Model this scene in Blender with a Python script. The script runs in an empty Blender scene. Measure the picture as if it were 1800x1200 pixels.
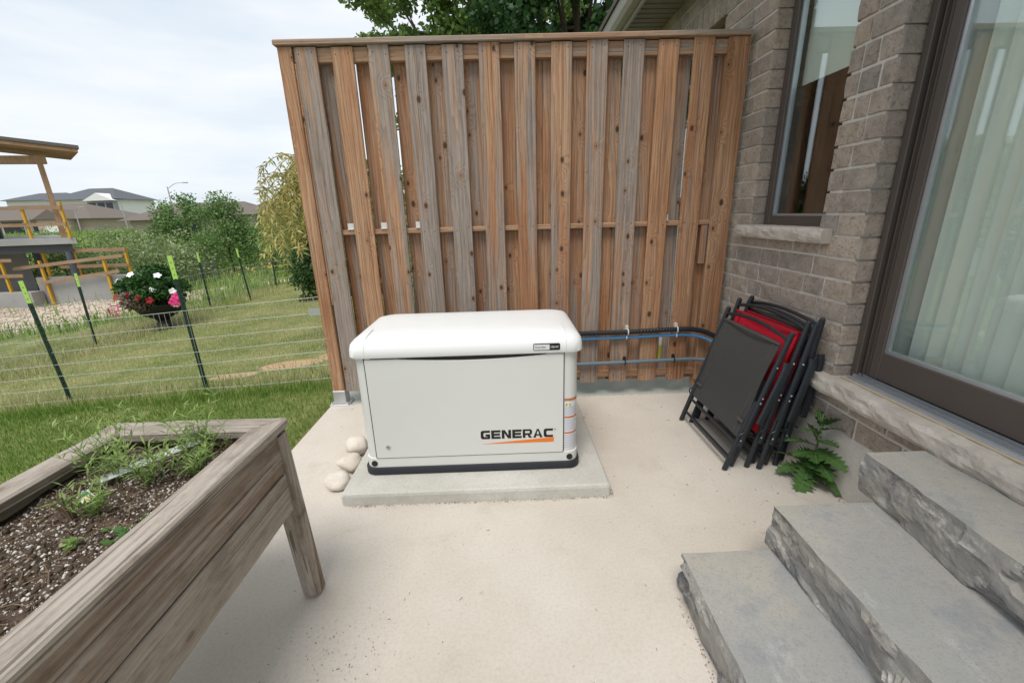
import bpy, bmesh, math, random
import numpy as np
from mathutils import Vector, Matrix, noise
random.seed(7); RNG = np.random.default_rng(11)
S = bpy.context.scene
COL = S.collection
# ------------------------------------------------------------------ camera
CAM_H = 1.467
F_MM = 14.72
PITCH, ROLL, YAW = 0.2957, -0.02865, 0.01417
fwd = Vector((math.sin(YAW)*math.cos(PITCH), math.cos(YAW)*math.cos(PITCH), -math.sin(PITCH)))
rgt = Vector((math.cos(YAW), -math.sin(YAW), 0)); upv = rgt.cross(fwd)
r2 = rgt*math.cos(ROLL) + upv*math.sin(ROLL); u2 = -rgt*math.sin(ROLL) + upv*math.cos(ROLL)
cd = bpy.data.cameras.new("camera"); cam = bpy.data.objects.new("camera", cd); COL.objects.link(cam)
cd.sensor_width = 36; cd.lens = F_MM; cd.clip_start = 0.02; cd.clip_end = 2000
cam.matrix_world = Matrix(((r2.x, u2.x, -fwd.x, 0), (r2.y, u2.y, -fwd.y, 0), (r2.z, u2.z, -fwd.z, CAM_H), (0, 0, 0, 1)))
S.camera = cam
# ------------------------------------------------------------------ world: overcast sky
SUN_EL, SUN_AZ = math.radians(64), math.radians(200)     # azimuth clockwise from +Y
W = bpy.data.worlds.new("World"); S.world = W; W.use_nodes = True
wn = W.node_tree; wn.nodes.clear()
def wnode(t, **k):
    n = wn.nodes.new(t)
    for a, b in k.items(): setattr(n, a, b)
    return n
sky = wnode('ShaderNodeTexSky', sky_type='NISHITA', sun_disc=False, sun_elevation=SUN_EL, sun_rotation=SUN_AZ)
tc = wnode('ShaderNodeTexCoord'); mp = wnode('ShaderNodeMapping'); mp.inputs['Scale'].default_value = (1, 1, 4.5)
n1 = wnode('ShaderNodeTexNoise'); n1.inputs['Scale'].default_value = 1.7; n1.inputs['Detail'].default_value = 5; n1.inputs['Roughness'].default_value = .52
rp = wnode('ShaderNodeValToRGB'); rp.color_ramp.elements[0].position = .36; rp.color_ramp.elements[0].color = (.60, .685, .77, 1)
rp.color_ramp.elements[1].position = .64; rp.color_ramp.elements[1].color = (.83, .85, .87, 1)
sm = wnode('ShaderNodeVectorMath', operation='SCALE'); sm.inputs['Scale'].default_value = .11
mx = wnode('ShaderNodeMix', data_type='RGBA'); mx.inputs[0].default_value = .92
bg = wnode('ShaderNodeBackground'); bg.inputs['Strength'].default_value = 0.68
wo = wnode('ShaderNodeOutputWorld')
L = wn.links.new
L(tc.outputs['Generated'], mp.inputs['Vector']); L(mp.outputs['Vector'], n1.inputs['Vector']); L(n1.outputs['Fac'], rp.inputs['Fac'])
L(sky.outputs['Color'], sm.inputs[0]); L(sm.outputs['Vector'], mx.inputs[6]); L(rp.outputs['Color'], mx.inputs[7])
L(mx.outputs[2], bg.inputs['Color']); L(bg.outputs['Background'], wo.inputs['Surface'])
# ------------------------------------------------------------------ sun behind thin cloud
sd = bpy.data.lights.new("sun", 'SUN'); sd.energy = 1.5; sd.angle = math.radians(28); sd.color = (1, .965, .91)
so = bpy.data.objects.new("sun", sd); COL.objects.link(so); so.location = (-4, -6, 12)
sdir = Vector((math.sin(SUN_AZ)*math.cos(SUN_EL), math.cos(SUN_AZ)*math.cos(SUN_EL), math.sin(SUN_EL)))
so.rotation_euler = sdir.to_track_quat('Z', 'Y').to_euler()
S.view_settings.view_transform = 'Standard'; S.view_settings.look = 'None'
S.view_settings.exposure = 0.86; S.view_settings.gamma = 1
S.render.engine = 'CYCLES'

# ================================================================== helpers
def tag(o, label=None, cat=None, group=None, kind=None):
    if label: o['label'] = label
    if cat: o['category'] = cat
    if group: o['group'] = group
    if kind: o['kind'] = kind
    return o
def empty(name, loc=(0, 0, 0), rot=(0, 0, 0), label=None, cat=None, group=None, parent=None):
    o = bpy.data.objects.new(name, None); COL.objects.link(o); o.location = loc; o.rotation_euler = rot
    o.empty_display_size = .1
    if parent: o.parent = parent
    return tag(o, label, cat, group)
def link(name, me, mat, parent=None, loc=None, rot=None):
    o = bpy.data.objects.new(name, me); COL.objects.link(o)
    if mat is not None and not me.materials: me.materials.append(mat)
    if parent: o.parent = parent
    if loc is not None: o.location = loc
    if rot is not None: o.rotation_euler = rot
    return o
class MB:
    def __init__(s): s.v = []; s.f = []; s.m = []; s.mi = 0
    def add(s, vs, fs):
        b = len(s.v); s.v += [tuple(p) for p in vs]
        for f in fs: s.f.append(tuple(b+i for i in f)); s.m.append(s.mi)
        return s
    def box(s, x0, x1, y0, y1, z0, z1):
        return s.add([(x0,y0,z0),(x1,y0,z0),(x1,y1,z0),(x0,y1,z0),(x0,y0,z1),(x1,y0,z1),(x1,y1,z1),(x0,y1,z1)],
                     [(0,3,2,1),(4,5,6,7),(0,1,5,4),(1,2,6,5),(2,3,7,6),(3,0,4,7)])
    def hexa(s, p): return s.add(p, [(0,3,2,1),(4,5,6,7),(0,1,5,4),(1,2,6,5),(2,3,7,6),(3,0,4,7)])
    def quad(s, a, b, c, d): return s.add([a,b,c,d], [(0,1,2,3)])
    def tube(s, path, r, n=8, cap=True, ry=None):
        path = [Vector(p) for p in path]; rings = []; k = len(path)
        rr = r if isinstance(r, (list, tuple)) else [r]*k
        prev = None
        for i, p in enumerate(path):
            t = (path[min(i+1,k-1)] - path[max(i-1,0)]).normalized()
            if prev is None:
                a = Vector((0,0,1)) if abs(t.z) < .9 else Vector((0,1,0)); prev = t.cross(a).normalized()
            prev = (prev - t*prev.dot(t)).normalized(); b = t.cross(prev)
            rings.append([p + prev*(math.cos(2*math.pi*j/n)*rr[i]) + b*(math.sin(2*math.pi*j/n)*(ry if ry else rr[i])) for j in range(n)])
        vs = [q for ring in rings for q in ring]; fs = []
        for i in range(k-1):
            for j in range(n):
                fs.append((i*n+j, i*n+(j+1)%n, (i+1)*n+(j+1)%n, (i+1)*n+j))
        if cap: fs.append(tuple(range(n-1,-1,-1))); fs.append(tuple((k-1)*n+j for j in range(n)))
        return s.add(vs, fs)
    def lathe(s, prof, n=24, c=(0,0,0)):
        vs = []; fs = []; k = len(prof)
        for r, z in prof:
            for j in range(n): a = 2*math.pi*j/n; vs.append((c[0]+r*math.cos(a), c[1]+r*math.sin(a), c[2]+z))
        for i in range(k-1):
            for j in range(n): fs.append((i*n+j, i*n+(j+1)%n, (i+1)*n+(j+1)%n, (i+1)*n+j))
        fs.append(tuple(range(n-1,-1,-1))); fs.append(tuple((k-1)*n+j for j in range(n)))
        return s.add(vs, fs)
    def loft(s, loops, cap0=True, cap1=True):
        n = len(loops[0]); vs = [p for l in loops for p in l]; fs = []
        for i in range(len(loops)-1):
            for j in range(n): fs.append((i*n+j, i*n+(j+1)%n, (i+1)*n+(j+1)%n, (i+1)*n+j))
        if cap0: fs.append(tuple(range(n-1,-1,-1)))
        if cap1: fs.append(tuple((len(loops)-1)*n+j for j in range(n)))
        return s.add(vs, fs)
    def prism(s, poly, axis, a, b):
        """poly: 2D points; axis 'y' -> (x,z) extruded along y"""
        def P(p, t): return (p[0], t, p[1]) if axis == 'y' else ((t, p[0], p[1]) if axis == 'x' else (p[0], p[1], t))
        n = len(poly); vs = [P(p, a) for p in poly] + [P(p, b) for p in poly]
        fs = [tuple(range(n)), tuple(range(2*n-1, n-1, -1))] + [(i, i+n, (i+1)%n+n, (i+1)%n) for i in range(n)]
        return s.add(vs, fs)
    def mesh(s, name, mats, smooth=False, bevel=0, segs=1):
        me = bpy.data.meshes.new(name); me.from_pydata(s.v, [], s.f)
        for m in (mats if isinstance(mats, (list, tuple)) else [mats]): me.materials.append(m)
        if max(s.m, default=0) > 0: me.polygons.foreach_set('material_index', s.m)
        bm = bmesh.new(); bm.from_mesh(me)
        bmesh.ops.recalc_face_normals(bm, faces=bm.faces)
        if bevel:
            ed = [e for e in bm.edges if len(e.link_faces) == 2 and e.calc_face_angle(0) > .5]
            bmesh.ops.bevel(bm, geom=ed, offset=bevel, segments=segs, affect='EDGES', clamp_overlap=True)
        bm.to_mesh(me); bm.free()
        if smooth:
            me.polygons.foreach_set('use_smooth', [True]*len(me.polygons))
            try: me.set_sharp_from_angle(angle=math.radians(42))
            except Exception: pass
        me.update(); return me
    def build(s, name, mat, parent=None, loc=None, rot=None, smooth=False, bevel=0, segs=1):
        return link(name, s.mesh(name, mat, smooth, bevel, segs), None, parent, loc, rot)
def npmesh(name, V, F, mat, tone=None, smooth=False):
    me = bpy.data.meshes.new(name); V = np.asarray(V, np.float32); F = np.asarray(F, np.int32); k = F.shape[1]
    me.vertices.add(len(V)); me.vertices.foreach_set('co', V.ravel())
    me.loops.add(F.size); me.loops.foreach_set('vertex_index', F.ravel())
    me.polygons.add(len(F)); me.polygons.foreach_set('loop_start', np.arange(0, F.size, k, dtype=np.int32))
    if smooth: me.polygons.foreach_set('use_smooth', np.ones(len(F), bool))
    me.update(calc_edges=True)
    if tone is not None:
        a = me.attributes.new('tone', 'FLOAT', 'POINT'); a.data.foreach_set('value', np.asarray(tone, np.float32))
    me.materials.append(mat); return me
def copy_tree(o, parent=None):
    c = o.copy(); COL.objects.link(c); c.parent = parent
    for ch in list(o.children): copy_tree(ch, c)
    return c
def rrect(x0, x1, y0, y1, r, z, n=6):
    out = []
    for cx, cy, a0 in ((x1-r,y0+r,-90),(x1-r,y1-r,0),(x0+r,y1-r,90),(x0+r,y0+r,180)):
        for i in range(n+1):
            a = math.radians(a0+90*i/n); out.append((cx+r*math.cos(a), cy+r*math.sin(a), z))
    return out
def text_mesh(body, size, name, mat, parent, loc, rot, extrude=.0006, align='LEFT'):
    cu = bpy.data.curves.new(name, 'FONT'); cu.body = body; cu.size = size; cu.extrude = extrude; cu.align_x = align; cu.resolution_u = 3
    t = bpy.data.objects.new(name, cu); COL.objects.link(t)
    bpy.context.view_layer.update()
    me = bpy.data.meshes.new_from_object(t.evaluated_get(bpy.context.evaluated_depsgraph_get()))
    bpy.data.objects.remove(t); me.materials.clear(); me.materials.append(mat); me.name = name
    return link(name, me, None, parent, loc, rot)

# ================================================================== materials
class NT:
    def __init__(s, name):
        s.m = bpy.data.materials.new(name); s.m.use_nodes = True; s.t = s.m.node_tree; s.t.nodes.clear()
        s.out = s.t.nodes.new('ShaderNodeOutputMaterial'); s.b = s.t.nodes.new('ShaderNodeBsdfPrincipled')
        s.t.links.new(s.b.outputs[0], s.out.inputs[0])
    def n(s, typ, ins=None, **k):
        nd = s.t.nodes.new('ShaderNode'+typ)
        for a, b in k.items(): setattr(nd, a, b)
        for a, b in (ins or {}).items(): s.set(nd.inputs[a], b)
        return nd
    def set(s, sock, v):
        if hasattr(v, 'is_linked'): s.t.links.new(v, sock)
        elif hasattr(v, 'outputs'): s.t.links.new(v.outputs[0], sock)
        else:
            if isinstance(v, tuple) and len(v) == 3 and sock.type == 'RGBA': v = (*v, 1)
            sock.default_value = v
    def math(s, op, a, b=0., c=None, clamp=False):
        nd = s.n('Math', operation=op, use_clamp=clamp); s.set(nd.inputs[0], a); s.set(nd.inputs[1], b)
        if c is not None: s.set(nd.inputs[2], c)
        return nd.outputs[0]
    def mix(s, f, a, b, mode='MIX'):
        nd = s.n('Mix', data_type='RGBA', blend_type=mode); s.set(nd.inputs[0], f); s.set(nd.inputs[6], a); s.set(nd.inputs[7], b); return nd.outputs[2]
    def ss(s, v, lo, hi):
        nd = s.n('MapRange', interpolation_type='SMOOTHSTEP'); s.set(nd.inputs[0], v); nd.inputs[1].default_value = lo; nd.inputs[2].default_value = hi; return nd.outputs[0]
    def obj(s): return s.n('TexCoord').outputs['Object']
    def pos(s): return s.n('NewGeometry').outputs['Position']
    def vmul(s, v, t): nd = s.n('VectorMath', operation='MULTIPLY'); s.set(nd.inputs[0], v); nd.inputs[1].default_value = t; return nd.outputs[0]
    def vadd(s, v, t): nd = s.n('VectorMath', operation='ADD'); s.set(nd.inputs[0], v); s.set(nd.inputs[1], t); return nd.outputs[0]
    def noise(s, v, sc, det=3, rough=.55, dist=0.): 
        return s.n('TexNoise', {'Vector': v, 'Scale': sc, 'Detail': det, 'Roughness': rough, 'Distortion': dist}).outputs['Fac']
    def rand(s): return s.n('ObjectInfo').outputs['Random']
    def bump(s, h, st=.3, d=.005):
        nd = s.n('Bump', {'Height': h, 'Strength': st, 'Distance': d}); s.t.links.new(nd.outputs[0], s.b.inputs['Normal'])
    def fin(s, col, rough=.6, spec=.4, metal=0.):
        s.set(s.b.inputs['Base Color'], col); s.set(s.b.inputs['Roughness'], rough); s.b.inputs['Specular IOR Level'].default_value = spec; s.set(s.b.inputs['Metallic'], metal); return s.m
def plain(name, col, rough=.5, spec=.4, metal=0., var=.08, bump=0., bscale=60):
    t = NT(name); p = t.obj(); f = t.noise(p, 9, 4)
    lo = tuple(c*(1-var) for c in col); hi = tuple(min(1, c*(1+var)) for c in col)
    if bump: t.bump(t.noise(p, bscale, 3), bump, .002)
    r = t.math('MULTIPLY_ADD', t.noise(p, 23, 3), .16, rough-.08)
    return t.fin(t.mix(f, lo, hi), r, spec, metal)
def wood(name, tones, grey, knots=1., dark=1., rough=.75, greybias=0., ringw=.5, cracks=.5, mott=.25):
    """plank material, long axis = local Z, width = local X. object colour red = how weathered"""
    t = NT(name); oi = t.n('ObjectInfo'); rnd = oi.outputs['Random']
    off = t.n('CombineXYZ', {0: t.math('MULTIPLY', rnd, 37.), 1: t.math('MULTIPLY', rnd, 11.3), 2: t.math('MULTIPLY', rnd, 91.)}).outputs[0]
    p = t.vadd(t.obj(), off)
    cr = t.n('SeparateXYZ', {0: oi.outputs['Color']}).outputs[0]
    s0 = t.n('SeparateXYZ', {0: p})
    kv = t.n('TexVoronoi', {'Vector': t.n('CombineXYZ', {0: t.math('MULTIPLY', s0.outputs[0], 6.6), 1: t.math('MULTIPLY', s0.outputs[2], 4.0)}), 'Scale': 1., 'Randomness': .95}, voronoi_dimensions='2D')
    d = kv.outputs['Distance']; ksz = t.n('SeparateColor', {0: kv.outputs['Color']}).outputs[0]
    has = t.math('GREATER_THAN', ksz, .52)
    near = t.math('MULTIPLY', t.math('SUBTRACT', 1., t.ss(d, .03, .42)), has)
    sx = t.n('SeparateXYZ', {0: p})
    low = t.noise(t.vmul(p, (3.2, 3.2, .55)), 1., 2, .5)
    g = t.math('ADD', t.math('ADD', t.math('MULTIPLY', sx.outputs[0], 8.), t.math('MULTIPLY', sx.outputs[1], 5.)), t.math('ADD', t.math('MULTIPLY', low, 2.1), t.math('MULTIPLY', near, .55*knots)))
    wob = t.noise(t.vmul(p, (26, 26, 1.3)), 1., 4, .6)
    g = t.math('ADD', g, t.math('MULTIPLY', wob, .35))
    ring = t.math('FRACT', t.math('MULTIPLY', g, 5.2)); ring = t.math('POWER', ring, 2.)
    fine = t.noise(t.vmul(p, (170, 170, 4.5)), 1., 3, .6)
    vfine = t.noise(t.vmul(p, (60, 60, 1.2)), 1., 3, .6)
    c = t.mix(t.ss(t.noise(t.vmul(p, (5, 5, .9)), 1., 3, .55), .3, .7), tones[0], tones[1])
    c = t.mix(t.math('MULTIPLY', ring, ringw), c, tones[2])
    gm = t.ss(t.math('ADD', t.math('MULTIPLY_ADD', t.noise(t.vmul(p, (17, 17, .65)), 1., 5, .62), 1.5, -.25), t.math('MULTIPLY_ADD', cr, .62, greybias-.31)), .34, .66)
    gc = t.mix(t.math('MULTIPLY_ADD', ring, ringw*.6, t.math('MULTIPLY', t.ss(vfine, .3, .75), .45)), grey[0], grey[1])
    c = t.mix(t.math('MULTIPLY', t.ss(vfine, .38, .72), .5), c, tones[2])
    c = t.mix(t.math('MULTIPLY', gm, .9), c, gc)
    c = t.mix(t.math('MULTIPLY', t.ss(fine, .42, .8), .45), c, t.mix(1., c, (.55, .5, .46), 'MULTIPLY'))
    c = t.mix(t.math('MULTIPLY', t.ss(t.noise(t.vmul(p, (16, 16, 6)), 1., 6, .7), .45, .72), mott), c, t.mix(1., c, (.45, .40, .36), 'MULTIPLY'))
    c = t.mix(t.math('MULTIPLY', t.ss(t.noise(t.vmul(p, (70, 70, 22)), 1., 4, .75), .48, .72), mott*.8), c, t.mix(1., c, (.55, .5, .46), 'MULTIPLY'))
    crk = t.math('MULTIPLY', t.ss(t.noise(t.vmul(p, (75, 75, .9)), 1., 2, .5, .15), .635, .67), cracks)
    c = t.mix(crk, c, t.mix(1., c, (.28, .24, .21), 'MULTIPLY'))
    halo = t.math('MULTIPLY', t.math('SUBTRACT', 1., t.ss(d, .06, .17)), t.math('MULTIPLY', has, .55*knots))
    c = t.mix(halo, c, t.mix(.5, tones[2], (.3, .15, .07)))
    kn = t.math('MULTIPLY', t.math('SUBTRACT', 1., t.ss(t.math('DIVIDE', d, t.math('MULTIPLY_ADD', t.math('POWER', t.math('SUBTRACT', ksz, .52), 1.), 1.9, .30)), .055, .095)), t.math('MULTIPLY', has, .92*knots))
    c = t.mix(kn, c, (.055, .035, .024))
    if dark != 1.: c = t.mix(1., c, (dark, dark, dark), 'MULTIPLY')
    t.bump(t.math('ADD', t.math('MULTIPLY', ring, .6), t.math('SUBTRACT', fine, t.math('MULTIPLY', kn, .8))), .35, .0025)
    return t.fin(c, rough, .25)
M = {}
M['fence'] = wood('fence_cedar', ((.44,.215,.105), (.53,.335,.205), (.17,.075,.038)), ((.35,.305,.27), (.105,.088,.078)))
M['frail'] = wood('fence_rail_wood', ((.43,.25,.145), (.5,.33,.21), (.24,.125,.07)), ((.36,.32,.28), (.18,.155,.13)), knots=.6)
M['planter'] = wood('weathered_planter_wood', ((.25,.175,.118), (.31,.235,.175), (.12,.08,.054)), ((.47,.415,.36), (.19,.157,.13)), knots=.4, greybias=.20, ringw=.28, cracks=.7, mott=.6)
M['lumber'] = wood('new_lumber', ((.36,.225,.125), (.42,.285,.175), (.24,.13,.065)), ((.38,.32,.26), (.22,.18,.14)), knots=.4)

def concrete(name, a, b, stain, sc=1., rough=.85, speck=.5, tint=None, bumpst=.2):
    t = NT(name); p = t.pos()
    c = t.mix(t.ss(t.noise(p, 1.1*sc, 5, .6), .3, .72), a, b)
    c = t.mix(t.math('MULTIPLY', t.ss(t.noise(p, 3.7*sc, 6, .65, .6), .52, .78), .5), c, stain)
    c = t.mix(t.math('MULTIPLY', t.ss(t.noise(p, 210, 2, .6), .6, .74), speck), c, t.mix(1., c, (.62,.58,.54), 'MULTIPLY'))
    c = t.mix(t.math('MULTIPLY', t.ss(t.noise(p, 480, 2, .5), .55, .8), .3), c, (.78,.74,.7))
    c = t.mix(t.math('MULTIPLY', t.ss(t.noise(t.vmul(p, (1, 1, 1)), 33, 3, .7), .62, .72), .25), c, stain)
    c = t.mix(t.math('MULTIPLY', t.ss(t.noise(p, 75, 4, .75), .42, .68), .34), c, t.mix(1., c, (.72,.69,.65), 'MULTIPLY'))
    c = t.mix(t.math('MULTIPLY', t.ss(t.noise(p, 120, 3, .7), .58, .70), .28), c, t.mix(1., c, (1.25,1.24,1.22), 'MULTIPLY'))
    vd = t.n('TexVoronoi', {'Vector': p, 'Scale': 26.}); c = t.mix(t.math('MULTIPLY', t.math('MULTIPLY', t.math('SUBTRACT', 1., t.ss(vd.outputs['Distance'], .05, .11)), t.math('GREATER_THAN', t.n('SeparateColor', {0: vd.outputs['Color']}).outputs[0], .86)), .6), c, (.20,.16,.13))
    t.bump(t.math('ADD', t.noise(p, 260, 3, .6), t.math('MULTIPLY', t.noise(p, 25, 3), 1.5)), bumpst, .002)
    return t.fin(c, rough, .25)
M['patio'] = concrete('patio_concrete', (.53,.475,.41), (.61,.56,.495), (.44,.38,.315))
M['strip'] = concrete('damp_concrete', (.36,.385,.345), (.47,.47,.42), (.25,.29,.26), 2., .6)
M['pad'] = concrete('pad_concrete', (.47,.455,.41), (.58,.56,.52), (.36,.34,.29), 2.2, .85, .9, None, .5)
M['found'] = concrete('foundation_concrete', (.50,.465,.42), (.58,.545,.50), (.38,.34,.3), 2.)
M['siteconc'] = concrete('site_concrete', (.30,.30,.295), (.38,.375,.365), (.24,.235,.23), .6)
M['mortar'] = concrete('mortar', (.50,.465,.43), (.57,.535,.50), (.42,.385,.35), 4., .95, .5)
t = NT('brick_stone'); r = t.rand(); oo = t.n('CombineXYZ', {0: t.math('MULTIPLY', r, 17.), 1: t.math('MULTIPLY', r, 57.), 2: t.math('MULTIPLY', r, 31.)}).outputs[0]
p = t.vadd(t.obj(), oo)
c = t.mix(t.ss(r, 0., 1.), (.275,.23,.195), (.24,.222,.205))
c = t.mix(t.math('MULTIPLY', t.ss(t.noise(p, 11, 5, .65), .3, .7), .8), c, (.37,.325,.285))
c = t.mix(t.math('MULTIPLY', t.ss(t.noise(p, 42, 4, .7, 1.2), .50, .66), .75), c, (.165,.14,.122))
c = t.mix(t.math('MULTIPLY', t.ss(t.noise(p, 90, 3, .6), .62, .72), .6), c, (.42,.385,.35))
c = t.mix(1., c, t.mix(t.math('FRACT', t.math('MULTIPLY', r, 7.31)), (1.08,1.06,1.05), (1.45,1.37,1.28)), 'MULTIPLY')
t.bump(t.math('ADD', t.noise(p, 38, 6, .75, .8), t.math('MULTIPLY', t.noise(p, 150, 3), .5)), 1., .009); M['brick'] = t.fin(c, .9, .25)
def rockface(name, a, b, dk, lt, band):
    t = NT(name); p = t.pos()
    q = t.vmul(p, (3., 1., 5.5))
    c = t.mix(t.ss(t.noise(p, 6., 7, .7, .2), .32, .68), a, b)
    c = t.mix(t.math('MULTIPLY', t.ss(t.noise(t.vmul(p, (1.5,1.,1.6)), 5.5, 8, .72), .52, .64), .8*band), c, dk)
    c = t.mix(t.math('MULTIPLY', t.ss(t.noise(t.vmul(p, (1.6, 1.1, 2.4)), 6., 8, .75, .2), .56, .66), .8*band), c, lt)
    c = t.mix(t.math('MULTIPLY', t.ss(t.noise(p, 150, 3, .7), .5, .75), .45), c, t.mix(1., c, (.6,.6,.6), 'MULTIPLY'))
    t.bump(t.math('ADD', t.noise(t.vmul(p, (2., 1., 2.)), 28, 8, .75, .6), t.math('MULTIPLY', t.noise(p, 170, 3), .3)), .55, .006)
    return t.fin(c, .85, .25)
M['rock'] = rockface('rock_face_stone', (.235,.23,.222), (.335,.31,.272), (.10,.102,.112), (.53,.51,.47), 1.)
t = NT('sawn_stone_tread'); p = t.pos()
c = t.mix(t.ss(t.noise(p, 2.6, 7, .68), .3, .7), (.275,.275,.265), (.37,.35,.315))
c = t.mix(t.math('MULTIPLY', t.ss(t.noise(p, 5.2, 7, .72), .46, .64), .75), c, (.225,.238,.25))
c = t.mix(t.math('MULTIPLY', t.ss(t.noise(p, 2.3, 4, .6), .5, .66), .6), c, (.40,.362,.30))
c = t.mix(t.math('MULTIPLY', t.ss(t.noise(t.vmul(p, (1., .45, 1.)), 9., 8, .75), .56, .68), .5), c, (.42,.41,.385))
c = t.mix(t.math('MULTIPLY', t.ss(t.noise(p, 38, 5, .75), .54, .68), .35), c, (.19,.19,.188))
c = t.mix(t.math('MULTIPLY', t.ss(t.noise(p, 150, 3, .7), .5, .7), .45), c, (.17,.17,.17))
vo = t.n('TexVoronoi', {'Vector': t.vmul(p, (1.6, 1., 1.)), 'Scale': 9.}); 
chip = t.math('MULTIPLY', t.math('SUBTRACT', 1., t.ss(vo.outputs['Distance'], .03, .055)), t.math('GREATER_THAN', t.n('SeparateColor', {0: vo.outputs['Color']}).outputs[0], .66))
c = t.mix(t.math('MULTIPLY', chip, .8), c, (.6,.56,.5))
t.bump(t.math('ADD', t.noise(p, 120, 4, .7), t.math('MULTIPLY', t.noise(p, 12, 4), 1.2)), .3, .003); M['tread'] = t.fin(c, .8, .3)
t = NT('limestone_sill'); p = t.pos()
c = t.mix(t.ss(t.noise(p, 7, 6, .65), .3, .7), (.42,.375,.33), (.53,.485,.435)); c = t.mix(t.math('MULTIPLY', t.ss(t.noise(p, 45, 5, .7, 1.), .52, .72), .6), c, (.33,.295,.26))
t.bump(t.noise(p, 55, 7, .75, .6), .6, .006); M['sill'] = t.fin(c, .9, .25)
M['frame'] = plain('brown_frame_metal', (.082,.066,.057), .45, .4, 0, .08)
M['gasket'] = plain('black_gasket', (.018,.017,.017), .6)
M['alu'] = plain('aluminium_track', (.52,.55,.58), .35, .5, .75, .1)
M['caulk'] = plain('tan_caulk', (.42,.34,.24), .7)
M['white'] = plain('white_trim', (.72,.72,.70), .5)
M['gutter'] = plain('taupe_gutter', (.36,.335,.31), .4)
M['soffit'] = plain('taupe_soffit', (.235,.215,.197), .55)
M['roofing'] = plain('asphalt_shingle', (.12,.105,.095), .9, .2, 0, .25, .4, 30)
M['slat'] = plain('blind_vinyl', (.78,.79,.75), .55, .4, 0, .04)
M['room'] = plain('room_paint', (.42,.36,.29), .8)
M['cabinet'] = plain('brown_cabinet_wood', (.26,.13,.055), .45)
def glass(name, tint, f0):
    t = NT(name); t.t.nodes.remove(t.b)
    tr = t.n('BsdfTransparent', {'Color': tint}); gl = t.n('BsdfGlossy', {'Color': (.92,.95,.97), 'Roughness': .004})
    fz = t.n('LayerWeight', {'Blend': .5}).outputs['Facing']
    fac = t.math('MULTIPLY_ADD', t.math('POWER', fz, 4.), .85, f0, True)
    m = t.n('MixShader', {0: fac, 1: tr, 2: gl}); t.t.links.new(m.outputs[0], t.out.inputs[0]); return t.m
M['glass'] = glass('window_glass', (.94,.98,.962), .105)
# generator
M['gbody'] = plain('bisque_enamel', (.66,.665,.635), .38, .45, 0, .015, .02, 300)
M['glid'] = plain('white_lid_enamel', (.79,.795,.785), .33, .45, 0, .01, .03, 300)
M['gskirt'] = plain('black_composite', (.022,.023,.03), .55)
M['black'] = plain('black_ink', (.015,.014,.014), .5, .3, 0, 0)
M['orange'] = plain('orange_ink', (.80,.20,.025), .45, .3, 0, 0)
M['dorange'] = plain('decal_orange', (.55,.17,.06), .45, .3, 0, 0)
M['decal'] = plain('decal_white', (.72,.72,.74), .4, .3, 0, .03)
M['dgrey'] = plain('decal_print_grey', (.42,.42,.50), .5, .3, 0, 0)
M['yellowink'] = plain('warning_yellow', (.55,.52,.05), .5, .3, 0, 0)
M['steel'] = plain('galvanised_steel', (.52,.53,.53), .45, .5, .6, .15)
M['chrome'] = plain('bolt_chrome', (.6,.6,.6), .3, .5, .9, .1)
t = NT('river_stone'); r = t.rand(); p = t.vadd(t.obj(), t.n('CombineXYZ', {0: t.math('MULTIPLY', r, 31.)}).outputs[0])
c = t.mix(t.ss(t.noise(p, 7, 5, .6), .3, .7), (.50,.44,.375), (.64,.585,.52)); c = t.mix(t.math('MULTIPLY', t.ss(t.noise(p, 70, 4, .7), .6, .72), .6), c, (.3,.25,.2))
t.bump(t.noise(p, 40, 5, .7), .4, .004); M['stone'] = t.fin(t.mix(1., c, (1.15,1.15,1.15), 'MULTIPLY'), .8, .3)
M['pblack'] = plain('black_corrugated_plastic', (.02,.02,.022), .4, .4)
M['pblue'] = plain('blue_plastic_pipe', (.07,.24,.47), .4, .4)
M['pgrey'] = plain('grey_pvc_conduit', (.13,.17,.20), .45, .4)
M['clip'] = plain('white_plastic_clip', (.6,.6,.58), .5)
# chairs
M['cframe'] = plain('charcoal_powder_coat', (.020,.024,.029), .42, .45, 0, .1, .05, 400)
def cloth(name, c0):
    t = NT(name); p = t.obj()
    w = t.n('TexWave', {'Vector': p, 'Scale': 260.}, wave_type='BANDS', bands_direction='X').outputs['Fac']; w2 = t.n('TexWave', {'Vector': p, 'Scale': 260.}, wave_type='BANDS', bands_direction='Z').outputs['Fac']
    f = t.math('MULTIPLY', w, w2); c = t.mix(t.math('MULTIPLY', f, .35), c0, tuple(x*1.5 for x in c0)); c = t.mix(t.math('MULTIPLY', t.noise(p, 6, 4), .35), c, tuple(x*.7 for x in c0))
    t.bump(f, .15, .001); return t.fin(c, .8, .25)
M['cgrey'] = cloth('grey_sling_fabric', (.062,.060,.058)); M['cred'] = cloth('red_sling_fabric', (.58,.014,.034))
M['hem'] = plain('sling_hem', (.085,.078,.072), .8)
M['rhem'] = plain('red_sling_hem', (.36,.012,.022), .8)
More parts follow.
